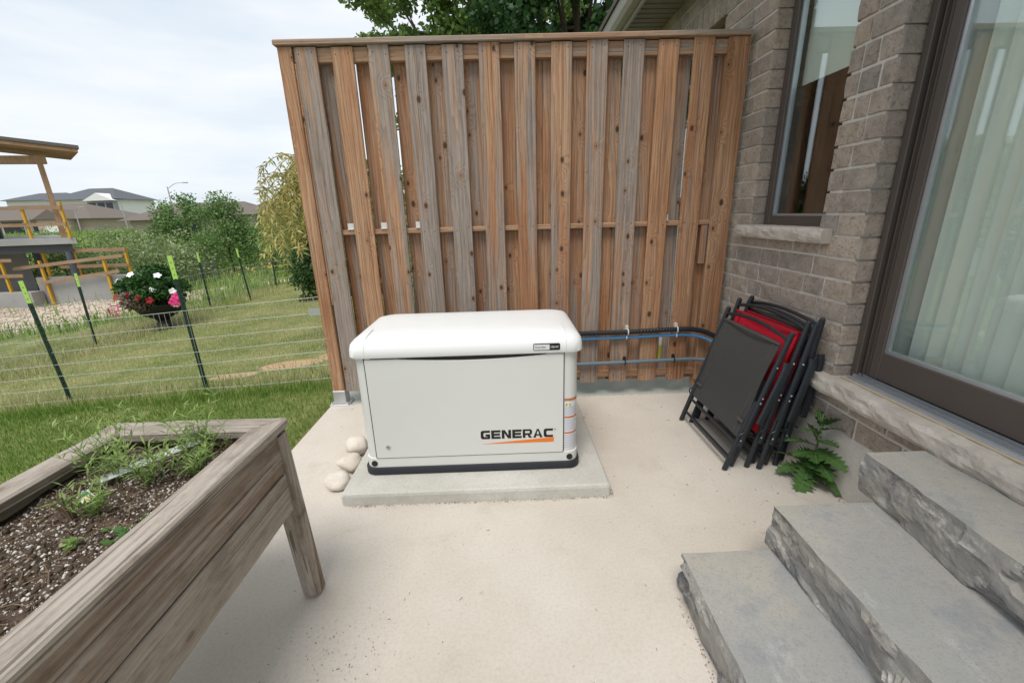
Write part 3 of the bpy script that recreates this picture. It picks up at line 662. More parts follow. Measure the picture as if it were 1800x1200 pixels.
# crease between the lid's centre and its end moulding
for sx in (.520, -.522):
    pr = [(-.0165,.783),(-.0146,.812),(-.0066,.8385),(.0118,.8568),(.045,.8689),(.10,.8767),(.18,.8806)]
    m = MB()
    for (a, za), (b, zb) in zip(pr[:-1], pr[1:]): m.hexa([(gx+sx, gy0+a, za-.003),(gx+sx+.0035, gy0+a, za-.003),(gx+sx+.0035, gy0+b, zb-.003),(gx+sx, gy0+b, zb-.003),(gx+sx, gy0+a, za+.0006),(gx+sx+.0035, gy0+a, za+.0006),(gx+sx+.0035, gy0+b, zb+.0006),(gx+sx, gy0+b, zb+.0006)])
    m.build('crease', M['gbody'], lid)
# front access panel with scooped top edge
PL, PR_ = -.742, .298; poly = [(PL+.003, .1815), (PR_-.003, .1815), (PR_, .19), (PR_, .762)]
for i in range(25):
    u = i/24; x = PR_-.10 - u*(PR_-PL-.20)*.92; poly.append((x, .762 - .017*math.sin(math.pi*u)**.8))
poly += [(PL, .762), (PL, .19)]
panel = G(MB().prism(poly, 'y', gy0-.004, gy0+.0055), 'front_panel', M['gbody'], bevel=.002)
o = MB(); o.box(PL-.006, PL-.001, gy0+.0032, gy0+.0058, .18, .77); o.box(PR_+.001, PR_+.005, gy0+.0032, gy0+.0058, .18, .77); o.box(PL, PR_, gy0-.0006, gy0+.004, .1782, .1812)
o.build('panel_gap', M['gasket'], body)
MB().box(gx-.50, gx+.42, gy0+.0035, gy0+.0058, .735, .772).build('scoop_painted_shade', M['gasket'], body)  # black strip under the lid, its colour stands in for shade in the scoop
lk = MB().lathe([(.013, 0), (.013, .003), (.0095, .005)], 20).build('lock', M['chrome'], panel, (-.672, gy0-.0042, .250), (math.pi/2, 0, 0), smooth=True)
o = MB(); o.prism([(-.002,-.008),(.004,.001),(.0005,.001),(.003,.008),(-.004,-.0005),(-.0005,-.0005)], 'z', .0052, .0056); o.build('lock_symbol', M['black'], lk)
for x in (gx-.548, gx+.548):
    MB().lathe([(.0175, 0), (.0175, .004)], 18).build('lifting_hole', M['gasket'], body, (x, gy0+.0015, .148), (math.pi/2, 0, 0))
# lettering, drawn stroke by stroke: wide square capitals
LET = empty  # noqa
def letter(ch, w, h, s):
    c = s*.55
    out = []
    def P(*pts): out.append([(x, y) for x, y in pts])
    if ch == 'G': P((c,0),(w-c*.3,0),(w,c*.6),(w,h*.56),(w*.5,h*.56),(w*.5,h*.56-s*.8),(w-s,h*.56-s*.8),(w-s,s*.85),(s*1.3,s*.85),(s,s*1.15),(s,h-s*1.15),(s*1.3,h-s*.85),(w,h-s*.85),(w,h-s*.0),(c,h),(0,h-c),(0,c))
    if ch == 'C': P((c,0),(w,0),(w,s*.85),(s*1.3,s*.85),(s,s*1.15),(s,h-s*1.15),(s*1.3,h-s*.85),(w,h-s*.85),(w,h),(c,h),(0,h-c),(0,c))
    if ch == 'E': P((0,0),(w,0),(w,s*.85),(s,s*.85),(s,h/2-s*.42),(w*.94,h/2-s*.42),(w*.94,h/2+s*.42),(s,h/2+s*.42),(s,h-s*.85),(w,h-s*.85),(w,h),(0,h))
    if ch == 'N': P((0,0),(s,0),(s,h-s*1.25),(w-s*1.15,0),(w,0),(w,h),(w-s,h),(w-s,s*1.25),(s*1.15,h),(0,h))
    if ch == 'R': P((0,0),(s,0),(s,h*.34),(w*.52,h*.34),(w-s*1.2,0),(w,0),(w*.74,h*.35),(w-s*.35,h*.38),(w,h*.5),(w,h-c),(w-c,h),(0,h),(0,0.0005)); out[-1] = out[-1][:-1]
    if ch == 'A': P((0,0),(s*1.1,0),(w*.29,h*.22),(w*.71,h*.22),(w-s*1.1,0),(w,0),(w*.60,h),(w*.40,h))
    return out
x = -.158; hgt = .052; z0 = .279; lw = .0515; gap = .0065
for i, ch in enumerate('GENERAC'):
    m = MB()
    for poly in letter(ch, lw, hgt,   .0150): m.prism([(x+px, z0+pz) for px, pz in poly], 'y', gy0-.0050, gy0-.0040)
    lo_ = m.build('letter', M['black'], panel)
    if ch in 'RA':                                   # counters, in the panel's own paint
        q = MB()
        if ch == 'R': q.box(x+.0135, x+lw-.0135, gy0-.0054, gy0-.0049, z0+hgt*.56, z0+hgt-.0105)
        else: q.prism([(x+lw*.36, z0+hgt*.40), (x+lw*.64, z0+hgt*.40), (x+lw*.51, z0+hgt*.80), (x+lw*.49, z0+hgt*.80)], 'y', gy0-.0054, gy0-.0049)
        q.build('counter', M['gbody'], lo_)
    x += lw + gap
MB().prism([(-.150, .2495), (.246, .2495), (.246, .2775)], 'y', gy0-.0052, gy0-.004).build('wedge_stripe', M['orange'], panel)
text_mesh('®', .010, 'registered_mark', M['black'], panel, (.249, gy0-.0046, .322), (math.pi/2, 0, 0))
# name badge on the lid's front
yb = gy0-.0162
o = MB(); o.prism([(.142,.789),(.272,.789),(.276,.793),(.276,.820),(.272,.824),(.142,.824),(.138,.820),(.138,.793)], 'y', yb-.002, yb+.006)
badge = G(o, 'badge', M['black'])
MB().box(.1415, .2215, yb-.0027, yb-.002, .7925, .8205).build('badge_face', M['decal'], badge)
text_mesh('Guardian', .0155, 'badge_text', M['black'], badge, (.146, yb-.0030, .8015), (math.pi/2, 0, 0), .0003)
text_mesh('10kW', .0175, 'badge_text', M['decal'], badge, (.2245, yb-.0024, .8005), (math.pi/2, 0, 0), .0003)
# warning decal wrapped round the front right corner
def corner_strip(z0, z1, a0, a1, off, n=10):
    r = .058+off; cx, cyy = gx+.592-.058, gy0+.006+.058; vs = []
    pts = [(.3035, gy0+.006-off)] if a0 <= -90 else []
    for i in range(n+1):
        a = math.radians(a0+(a1-a0)*i/n); pts.append((cx+r*math.cos(a), cyy+r*math.sin(a)))
    m = MB(); k = len(pts); vs = [(p[0], p[1], z0) for p in pts] + [(p[0], p[1], z1) for p in pts]
    m.add(vs, [(i, i+1, k+i+1, k+i) for i in range(k-1)]); return m
dec = corner_strip(.196, .505, -90, -18, .0008).build('warning_decal', M['decal'], body, smooth=True)
for za, zb in ((.488,.503), (.385,.396), (.290,.300)): corner_strip(za, zb, -90, -18, .0014).build('decal_stripe', M['dorange'], dec, smooth=True)
m = MB()
for q in range(26):
    z = .205 + q*.0105
    if any(abs(z-s) < .012 for s in (.391, .295, .495)) or z > .455: continue
    mm = corner_strip(z, z+.0035, -90, -30+random.uniform(-14, 6), .0014); m.add(mm.v, mm.f)
m.build('decal_print', M['dgrey'], dec)
for xx in (.308, .327):
    t_ = MB().prism([(xx, .459), (xx+.017, .459), (xx+.0085, .478)], 'y', gy0+.0045, gy0+.0049).build('warning_triangle', M['yellowink'], dec)
    MB().box(xx+.0075, xx+.0095, gy0+.0041, gy0+.0044, .463, .471).build('exclamation_mark', M['black'], t_)
MB().prism([(.3035,.1945), (.3055,.1945), (.3055,.505), (.3035,.505)], 'y', gy0+.0045, gy0+.0049).build('decal_border', M['dgrey'], dec)
# ================================================================== river stones beside the pad
def river_stone(loc, r, label, sd):
    bm = bmesh.new(); bmesh.ops.create_icosphere(bm, subdivisions=3, radius=1)
    for v in bm.verts:
        k = 1+.26*noise.noise(v.co*1.2+Vector((sd, 0, 0)))+.06*noise.noise(v.co*4+Vector((sd, 0, 0))); v.co = Vector((v.co.x*r[0]*k, v.co.y*r[1]*k, v.co.z*r[2]*k))
    zm = min(v.co.z for v in bm.verts)
    for v in bm.verts: v.co.z -= zm
    me = bpy.data.meshes.new('river_stone'); bm.to_mesh(me); bm.free(); me.polygons.foreach_set('use_smooth', [True]*len(me.polygons))
    tag(link('river_stone', me, M['stone'], None, loc, (0, 0, sd)), label, 'stone', 'river stones lined up beside the generator pad')
river_stone((-.985, 2.075, -.003), (.078,.066,.048), 'largest cream river stone at the front corner of the generator pad', .3)
river_stone((-.975, 2.245, -.003), (.075,.070,.050), 'middle cream river stone touching two others beside the generator pad', 2.1)
river_stone((-.985, 2.415, -.003), (.070,.072,.062), 'cream river stone tucked closest to the generator side wall', 4.0)
# ================================================================== pipes along the fence
def arcpath(pts, n=10):
    out = []
    P = [Vector(p) for p in pts]; P = [P[0]]+P+[P[-1]]
    for i in range(1, len(P)-2):
        for k in range(n):
            t = k/n; a, b, c, d = P[i-1], P[i], P[i+1], P[i+2]
            out.append(.5*((2*b)+(c-a)*t+(2*a-5*b+4*c-d)*t*t+(3*b-a-3*c+d)*t**3))
    out.append(P[-2]); return out
def pipe(name, pts, r, mat, label, ribs=False, clips=(), clipmat='clip', z=None):
    root = empty(name, pts[0], label=label, cat='pipe')
    path = arcpath(pts, 60 if ribs else 14)
    rr = r if not ribs else [r*(1 if (i//2) % 2 else .86) for i in range(len(path))]
    o = MB(); o.tube(path, rr, 12); o = o.build('run', mat, root, smooth=not ribs); o.location = [-c for c in pts[0]]
    for x in clips:
        q = min(path, key=lambda p: abs(p.x-x)); m = MB()
        ring = [(q.x, q.y+(r+.003)*math.cos(a), q.z+(r+.003)*math.sin(a)) for a in [2*math.pi*i/14 for i in range(15)]]
        m.tube(ring, .0055, 6); m.box(q.x-.011, q.x+.011, q.y+r-.002, FY-.0090, q.z+r*.2, q.z+r+.024)
        m.build('clip', M[clipmat], root).location = [-c for c in pts[0]]
    return root
pipe('corrugated_conduit', [(.30, 3.05, .55), (.45, 3.135, .552), (.62, 3.150, .552), (.95, 3.150, .553), (1.31, 3.150, .562), (1.50, 3.145, .555), (1.62, 3.10, .515), (1.69, 3.04, .47), (1.715, 3.0, .45)], .021, M['pblack'], 'black corrugated conduit clipped along the fence above the blue pipe', True, (.955, 1.345))
pipe('blue_pipe', [(.30, 3.05, .505), (.45, 3.14, .506), (.62, 3.158, .506), (.95, 3.158, .508), (1.31, 3.158, .515), (1.50, 3.15, .505), (1.62, 3.10, .465), (1.69, 3.04, .42), (1.715, 3.0, .40)], .0125, M['pblue'], 'thin blue plastic pipe running along the wooden fence', False, (.955, 1.345))
pipe('grey_conduit', [(.30, 3.06, .292), (.45, 3.14, .293), (.62, 3.160, .294), (.95, 3.160, .298), (1.31, 3.160, .305), (1.5, 3.155, .308), (1.66, 3.10, .305), (1.715, 3.06, .30)], .0155, M['pgrey'], 'grey plastic conduit low along the wooden fence', False, (.955, 1.345), 'gasket')
ms = empty('marker_tag', (1.262, 3.2625, .40), label='thin white and yellow tag fixed between the fence boards', cat='tag')
MB().box(-.011, .011, -.0025, .0045, -.13, .0).build('lower_half', M['yellowink'], ms); MB().box(-.011, .011, -.0025, .0045, .0, .09).build('upper_half', M['tag'], ms)
# ================================================================== folding chairs leaning on the wall
def folding_chair(loc, tilt, fab, hem, label, wob=0., h=.85, z_rot=0.):
    root = empty('folding_chair', loc, (-tilt, 0, -math.pi/2+z_rot), label=label, cat='chair', group='folded sling chairs leaning against the brick wall')
    W_ = .617; cf = M['cframe']
    for sx, x in ((-1, -.012), (1, W_+.012)):
        MB().tube([(x, .0, .165), (x, .0, h)], .0115, 10, ry=.017).build('back_post', cf, root, smooth=True)
        MB().lathe([(.0125, 0), (.0135, .008), (.011, .016)], 10, (x, 0, h-.004)).build('end_cap', cf, root)
        xl = .0 if sx < 0 else W_
        MB().tube([(xl, -.012, .0), (xl-sx*.002, -.010, .26), (xl-sx*.016, .006, .44)], .0125, 10, ry=.0165).build('leg', cf, root, smooth=True)
        MB().tube([(xl-sx*.035, .042, .015), (xl-sx*.03, .040, .32), (xl-sx*.03, .036, .60)], .0115, 8, ry=.0155).build('leg', cf, root, smooth=True)
        xa = xl+sx*.030
        MB().tube([(xa, .040, .33), (xa, .042, .40), (xa, .044, .66), (xa-sx*.006, .040, .70)], [.013,.016,.016,.012], 8, ry=.021).build('armrest', cf, root, smooth=True)
        MB().tube([(xl-sx*.055, .018, .155), (xl-sx*.055, .020, .56)], .010, 8).build('seat_rail', cf, root, smooth=True)
        for zz, yy in ((.205, -.024), (.445, -.012), (.475, -.012), (.66, -.012)):
            MB().lathe([(.0055, 0), (.0055, .003), (.003, .005)], 8).build('rivet', M['chrome'], root, (x+sx*.010, yy+.012, zz), (0, sx*math.pi/2, 0))
        m = MB()                                     # bent stay by the hinge
        m.tube(arcpath([(xl+sx*.012, -.020, .205), (xl+sx*.020, -.030, .235), (xl+sx*.016, .01, .262), (xl+sx*.012, .045, .255)], 6), .0045, 6); m.build('stay', cf, root)
    MB().tube(arcpath([(-.010, 0, h-.040), (.035, -.003, h-.026), (.16, -.012, h-.008), (W_/2, -.016, h+.0), (W_-.16, -.012, h-.008), (W_-.035, -.003, h-.026), (W_+.010, 0, h-.040)], 6), .0105, 8).build('top_bar', cf, root, smooth=True)
    for zz, yy, a in ((.075, -.012, .0), (.175, -.010, .0), (.235, .018, .02), (.045, .042, .035)):
        MB().tube([(a, yy, zz), (W_-a, yy, zz)], .0095, 8).build('crossbar', cf, root, smooth=True)
    # sling
    vs = []; nu, nv = 12, 14; a0, a1, b0, b1 = .018, W_-.018, .205, h-.062
    for j in range(nv+1):
        for i in range(nu+1):
            u, v = i/nu, j/nv; vs.append((a0+(a1-a0)*u, -.016+.020*math.sin(math.pi*u)*(.6+.4*v)+.006*math.sin(2.2*math.pi*v+wob), b0+(b1-b0)*v))
    fs = [(j*(nu+1)+i, j*(nu+1)+i+1, (j+1)*(nu+1)+i+1, (j+1)*(nu+1)+i) for j in range(nv) for i in range(nu)]
    k = len(vs); vs += [(p[0], p[1]+.004, p[2]) for p in vs]; fs += [tuple(k+q for q in reversed(f)) for f in fs]
    rim = [(i, i+1) for i in range(nu)] + [(nv*(nu+1)+i+1, nv*(nu+1)+i) for i in range(nu)]
    fs += [(b, a, k+a, k+b) for a, b in rim]
    m = MB(); m.add(vs, fs); sl = m.build('sling', fab, root, smooth=True)
    for x0, x1 in ((a0+.048, a0+.052), (a1-.052, a1-.048)): MB().box(x0, x1, -.0135, -.008, b0+.01, b1-.005).build('hem_stitch', hem, sl)
    for x in (a0+.03, a1-.03):
        MB().box(x-.028, x+.028, -.0225, -.015, b0+.09, b0+.105).build('buckle_strap', hem, sl)
    MB().box(a0, a1, -.0175, -.0115, b1-.012, b1-.002).build('top_hem', hem, sl)
    return root
folding_chair((1.262, 2.715, .003), math.radians(16.5), M['cgrey'], M['hem'], 'folded patio chair with grey fabric sling at the front of the leaning stack', .2)
folding_chair((1.385, 2.735, .003), math.radians(13.0), M['cred'], M['rhem'], 'folded patio chair with bright red sling just behind the grey chair', 1.4, .890, .03)
folding_chair((1.478, 2.715, .003), math.radians(10.5), M['cred'], M['rhem'], 'second folded red sling chair, half hidden in the leaning stack', 2.6, .882, -.02)
folding_chair((1.575, 2.745, .003), math.radians(6.2), M['cgrey'], M['hem'], 'rearmost folded chair of the stack, touching the brick wall', 0., .885, .01)
# ================================================================== raised planter
pl = empty('raised_planter', (-1.10, .80, 0), (0, 0, math.radians(-.6)), label='weathered grey wooden raised planter box on square legs', cat='planter')
PXa, PXb, PYa, PYb, PZ = -.30, .31, -1.25, .565, .80       # local
def plank(name, a, b, w, th, up, parent, grey=.75, mitre=(0, 0), bevel=.004, mat='planter'):
    """plank from a to b (local), width direction = up"""
    a, b, up = Vector(a), Vector(b), Vector(up).normalized(); d = b-a; L_ = d.length; d.normalize(); t3 = d.cross(up)
    m = MB(); hw, ht = w/2, th/2
    pts = []
    for sx, sy in ((-1,-1),(1,-1),(1,1),(-1,1)): pts.append((sx*hw, sy*ht, 0 + mitre[0]*sx*hw))
    for sx, sy in ((-1,-1),(1,-1),(1,1),(-1,1)): pts.append((sx*hw, sy*ht, L_ + mitre[1]*sx*hw))
    nseg = max(2, int(L_/.06)); loops = []
    for k in range(nseg+1):
        t = k/nseg; loops.append([tuple(Vector(pts[i])*(1-t)+Vector(pts[i+4])*t+Vector((.0022*noise.noise(Vector((i*3.1, k*.6, L_*7+w))), .0022*noise.noise(Vector((i*5.7, k*.6+9, w*11))), 0))) for i in range(4)])
    m.loft(loops)
    o = m.build(name, M[mat], parent, bevel=bevel)
    Mx = Matrix((up, d.cross(up), d)).transposed().to_4x4()        # local x = width, local y = d x up, local z = along
    Mx.translation = a; o.matrix_local = Mx; o.color = (grey, 0, 0, 1); return o
rw, rt = .090, .034; zc = PZ-rt/2
plank('rim_rail', (PXb-rw/2, PYa+rw/2, zc), (PXb-rw/2, PYb-rw/2, zc), rw, rt, (1,0,0), pl, .8, (-1, 1), .006)
plank('rim_rail', (PXa+rw/2, PYa+rw/2, zc), (PXa+rw/2, PYb-rw/2, zc), rw, rt, (1,0,0), pl, .9, (1, -1), .006)
plank('rim_rail', (PXa+rw/2, PYb-rw/2, zc), (PXb-rw/2, PYb-rw/2, zc), rw, rt, (0,1,0), pl, .95, (-1, 1), .006)
plank('rim_rail', (PXa+rw/2, PYa+rw/2, zc), (PXb-rw/2, PYa+rw/2, zc), rw, rt, (0,1,0), pl, .7, (1, -1), .006)
for k, (za, zb) in enumerate(((.612, .7655), (.452, .607))):
    zz = (za+zb)/2; w = zb-za
    plank('side_board', (PXb-.030, PYa+.03, zz), (PXb-.030, PYb-.055, zz), w, .034, (0,0,1), pl, (.25, .6)[k])
    plank('side_board', (PXa+.030, PYa+.03, zz), (PXa+.030, PYb-.055, zz), w, .034, (0,0,1), pl, .6)
    plank('end_board', (PXa+.05, PYb-.030, zz), (PXb-.05, PYb-.030, zz), w, .034, (0,0,1), pl, .6)
    plank('end_board', (PXa+.05, PYa+.030, zz), (PXb-.05, PYa+.030, zz), w, .034, (0,0,1), pl, .6)
for sx, sy in ((1, 1), (-1, 1), (1, -1), (-1, -1)):
    x = PXb-.040 if sx > 0 else PXa+.040; y = PYb-.042 if sy > 0 else PYa+.042
    m = MB(); m.loft([[(-.034,-.035+d_,z),(.034,-.035+d_,z),(.034,.035+d_,z),(-.034,.035+d_,z)] for z, d_ in ((0, sy*.055), (.3, sy*.033), (.765, 0))])
    o = m.build('leg', M['planter'], pl, (x, y, .0), bevel=.010, segs=2); o.color = (.45, 0, 0, 1)
# soil
nxs, nys = 40, 110; vs = []
for j in range(nys+1):
    for i in range(nxs+1):
        x = PXa+.045+(PXb-PXa-.09)*i/nxs; y = PYa+.045+(PYb-PYa-.09)*j/nys
        vs.append((x, y, .728+.014*noise.fractal(Vector((x*7, y*7, 1.)), 1., 2., 4)+.012*noise.noise(Vector((x*2.4, y*2.4, 5.)))))
fs = [(j*(nxs+1)+i, j*(nxs+1)+i+1, (j+1)*(nxs+1)+i+1, (j+1)*(nxs+1)+i) for j in range(nys) for i in range(nxs)]
m = MB(); m.add(vs, fs); m.build('soil', M['soil'], pl, smooth=True)
MB().box(PXa+.047, PXb-.047, PYa+.047, PYb-.047, .46, .70).build('soil_bed', M['soil'], pl)
def soilz(x, y): return .728+.014*noise.fractal(Vector((x*7, y*7, 1.)), 1., 2., 4)+.012*noise.noise(Vector((x*2.4, y*2.4, 5.)))
def bits(name, n, smin, smax, mat, sd):
    rg = np.random.default_rng(sd); base = np.array([(1,0,0),(0,1,0),(-1,0,0),(0,-1,0),(0,0,1),(0,0,-1)], float)
    Ft = np.array([(0,1,4),(1,2,4),(2,3,4),(3,0,4),(1,0,5),(2,1,5),(3,2,5),(0,3,5)])
    Vs = []; Fs = []
    for i in range(n):
        x = rg.uniform(PXa+.07, PXb-.07); y = rg.uniform(PYa+.07, PYb-.07)
        if noise.noise(Vector((x*6, y*6, sd))) < -.42 + .25*rg.random(): continue
        s = smin+(smax-smin)*rg.random()**2.2; v = base*(s*rg.uniform(.6, 1.25, (6, 1)))*[1, rg.uniform(.6, 1), .75]
        a = rg.uniform(0, 6.28); R = np.array([[math.cos(a), -math.sin(a), 0], [math.sin(a), math.cos(a), 0], [0, 0, 1]])
        Fs.append(Ft+6*len(Vs)); Vs.append(v@R.T+[x, y, soilz(x, y)+s*.15])
    o = link(name, npmesh(name, np.concatenate(Vs), np.concatenate(Fs), mat), None, pl); tag(o, kind='stuff'); return o
bits('perlite', 7000, .0014, .0062, M['perlite'], 3); bits('pebbles', 5200, .0018, .0065, M['pebble'], 4); bits('bark_chips', 5200, .003, .011, M['bark'], 5)
# dry twigs lying in the soil
m = MB(); rg = random.Random(4)
for i in range(420):
    x = rg.uniform(PXa+.08, PXb-.08); y = rg.uniform(PYa+.3, PYb-.07); a = rg.uniform(0, 6.28); l = rg.uniform(.015, .07); z = soilz(x, y)+.004
    b = (x+l*math.cos(a)*.5, y+l*math.sin(a)*.5, z+rg.uniform(0, .012)); c = (x+l*math.cos(a+.3), y+l*math.sin(a+.3), z+rg.uniform(-.003, .014))
    if not (PXa+.06 < c[0] < PXb-.06 and c[1] < PYb-.06): continue
    m.tube([(x, y, z), b, c], [.0013, .0011, .0007], 4)
tag(m.build('dry_twigs', M['twig'], pl), kind='stuff')
def P2W(x, y, z): return Vector(pl.location) + Matrix.Rotation(pl.rotation_euler.z, 3, 'Z') @ Vector((x, y, z))
M['redtwig'] = plain('dry_red_stalk', (.30,.15,.09), .8)
def herb(px, py, n, h, spread, label, sd, leaf=.030, mat='herb', wide=.0027, group='young herb plants growing in the planter', droop=.5):
    rg = random.Random(sd); w0 = P2W(px, py, soilz(px, py)-.004)
    root = empty('herb_plant', w0, label=label, cat='plant', group=group)
    st = MB(); Vs = []; Fs = []; T = []
    for s in range(n):
        a = rg.uniform(0, 6.28); r0 = rg.uniform(0, spread*.35); hh = h*rg.uniform(.55, 1.05); r1 = r0+rg.uniform(.02, spread)
        pts = [Vector((r0*math.cos(a)*(1-t)+r1*math.cos(a)*t*t**.3, r0*math.sin(a)*(1-t)+r1*math.sin(a)*t*t**.3, hh*(t-.12*t*t*droop))) for t in [i/7 for i in range(8)]]
        st.tube(pts, [.0016-.0012*i/7 for i in range(8)], 4)
        for i in range(2, 8):
            for k in range(rg.choice((2, 3, 3, 4))):
                p = pts[i-1].lerp(pts[i], rg.random()); az = rg.uniform(0, 6.28); el = rg.uniform(.15, 1.1); l = leaf*rg.uniform(.6, 1.25)*(1.15-.4*i/8)
                d = Vector((math.cos(az)*math.cos(el), math.sin(az)*math.cos(el), math.sin(el))); sdv = d.cross(Vector((0, 0, 1))).normalized()*wide*rg.uniform(.8, 1.2)
                mid = p+d*l*.45; tip = p+d*l+Vector((0, 0, -l*.12)); b = len(Vs); Vs += [p, mid+sdv, tip, mid-sdv]; Fs.append((b, b+1, b+2, b+3)); T += [rg.random()]*4
    st.build('stems', M['redtwig'] if leaf < .015 else M['herb'], root); link('leaves', npmesh('leaves', [tuple(v) for v in Vs], Fs, M[mat], T), None, root)
    return root
herb(-.115, .33, 14, .25, .11, 'feathery green herb clump nearest the lawn side of the planter', 1, .048)
herb(-.02, .16, 9, .13, .07, 'sparse wispy herb seedling in the middle of the planter soil', 2, .038)
herb(.085, .43, 12, .235, .085, 'feathery green herb clump by the end rim of the planter', 3, .048)
herb(.02, .30, 11, .19, .085, 'bushy light green herb between the two tall clumps', 4, .045)
herb(.125, .33, 12, .14, .075, 'low feathery herb close to the patio-side rim', 5, .042)
herb(.19, .06, 9, .045, .075, 'small broad-leaved mint plant against the patio-side rim', 6, .026, 'mint', .0085, 'small broad-leaved plants in the planter')
herb(.04, .03, 2, .03, .015, 'tiny bright green seedling alone in the planter soil', 7, .018, 'herb', .006, 'small broad-leaved plants in the planter')
herb(.15, .46, 9, .10, .035, 'cluster of dry reddish stalks in the planter corner', 8, .012, 'leafD', .002, 'young herb plants growing in the planter', .1)
w0 = P2W(-.06, .145, soilz(-.06, .145)-.004); ds = empty('dead_stalk', w0, label='bare brown dead stalks standing in the planter soil', cat='plant')
m = MB(); rg = random.Random(2)
for k in range(6):
    a = rg.uniform(0, 6.28); m.tube([(0, 0, 0), (.012*math.cos(a), .012*math.sin(a), .04), (.03*math.cos(a+.2), .03*math.sin(a+.2), rg.uniform(.06, .10))], [.004, .003, .0015], 5)
m.build('stalks', M['twig'], ds)
pt = empty('plant_tag', P2W(-.085, .215, .745), (math.radians(18), math.radians(-10), math.radians(-35)), label='small white plant tag with green leaf and yellow picture', cat='tag')
MB().add([(-.055,-.014,0),(.035,-.014,0),(.055,0,0),(.035,.014,0),(-.055,.014,0),(-.055,-.014,.001),(.035,-.014,.001),(.055,0,.001),(.035,.014,.001),(-.055,.014,.001)], [(4,3,2,1,0),(5,6,7,8,9),(0,1,6,5),(1,2,7,6),(2,3,8,7),(3,4,9,8),(4,0,5,9)]).build('card', M['tag'], pt)
MB().box(-.05, -.012, -.011, .011, .0011, .0016).build('leaf_print', M['taggreen'], pt); MB().box(.008, .030, -.011, .011, .0011, .0016).build('yellow_print', M['tagyellow'], pt)
ws = empty('speckled_strip', P2W(-.02, .37, .765), (math.radians(6), math.radians(-8), math.radians(38)), label='long pale speckled strip lying across the herbs in the planter', cat='strip')
t_ = NT('speckled_paper'); q_ = t_.obj(); M['speck'] = t_.fin(t_.mix(t_.ss(t_.noise(q_, 160, 2), .48, .56), (.62,.63,.60), (.36,.40,.35)), .6)
MB().box(-.125, .125, -.019, .019, 0, .0015).build('strip', M['speck'], ws); MB().tube([(-.09, 0, 0), (-.10, .0, -.04)], .002, 5).build('pin', M['clip'], ws); MB().tube([(.09, 0, 0), (.10, .0, -.055)], .002, 5).build('pin', M['clip'], ws)
# ================================================================== thistle by the foundation
th = empty('thistle_weed', (1.672, 1.985, 0), label='spiny green thistle weed sprouting at the foundation', cat='weed')
def thistle_leaf(L_, w, seed, curl=.25, lobes=7):
    rg = random.Random(seed); n = lobes*4; vs = []; fs = []; T = []
    for i in range(n+1):
        t = i/n; prof = math.sin(math.pi*min(1, t*.86+.10))**.75*(1-.25*t)
        sp = (1., .62, .46, .80)[i % 4] if i < n else .1
        y = t*L_; z = curl*L_*(.9*t-t*t*1.1)
        for s in (-1, 1):
            vs.append((s*w*prof*sp*rg.uniform(.88, 1.12), y + (.10*L_/lobes*4*(sp-.5)), z+.10*w*(1 if i % 4 == 0 else -.6)*prof+rg.uniform(-.002, .002)))
        vs.append((0, y, z-.06*w))
    for i in range(n):
        a = i*3
        fs += [(a, a+2, a+5, a+3), (a+2, a+1, a+4, a+5)]
    for i in range(2, n, 4):                          # prickly tips
        pass
    me = npmesh('leaf', vs, fs, M['thistle'], [rg.random()*.6+.2]*len(vs), smooth=False); return me, [(0, i/n*L_, curl*L_*(.9*i/n-(i/n)**2*1.1)-.06*w+.0016) for i in range(n+1)]
specs = [ # azimuth deg, base z, length, width, pitch deg
 (-120, .10, .21, .066, -30), (-87, .10, .25, .066, -25), (176, .085, .18, .046, -16), (-150, .09, .12, .05, -18), (140, .10, .17, .055, 0), (-97, .12, .15, .055, -8), (100, .08, .14, .05, 5),
 (-85, .19, .21, .060, -2), (165, .21, .17, .052, 14), (-112, .17, .14, .055, 4), (-90, .25, .15, .046, 16), (100, .24, .12, .04, 25), (190, .29, .15, .042, 18), (-86, .31, .14, .042, 24), (95, .33, .10, .034, 50), (150, .34, .10, .034, 55), (-105, .34, .10, .036, 50), (-92, .14, .18, .058, -10), (-132, .14, .14, .052, -2), (-165, .17, .15, .05, 5)]
def stem_at(z): return Vector((-.012+.02*math.sin(z*7), .0+.02*math.sin(z*5+1)-.015, z))
for i, (az, bz, L_, w, pt_) in enumerate(specs):
    me, rib = thistle_leaf(L_*random.uniform(.9, 1.15), w*random.uniform(1.0, 1.3), i, random.uniform(.12, .42), random.choice((5, 6, 7)))
    o = link('leaf', me, None, th, stem_at(bz)); o.rotation_euler = (math.radians(pt_), math.radians(random.uniform(-24, 24)), math.radians(az-90+random.uniform(-12, 12)))
    m = MB(); m.tube(rib, [.0022*(1-.8*k/len(rib)) for k in range(len(rib))], 4); m.build('rib', M['thrib'], o)
MB().tube([stem_at(z) for z in np.linspace(-.01, .40, 12)], [.0075-.004*i/11 for i in range(12)], 7).build('stem', M['thrib'], th, smooth=True)
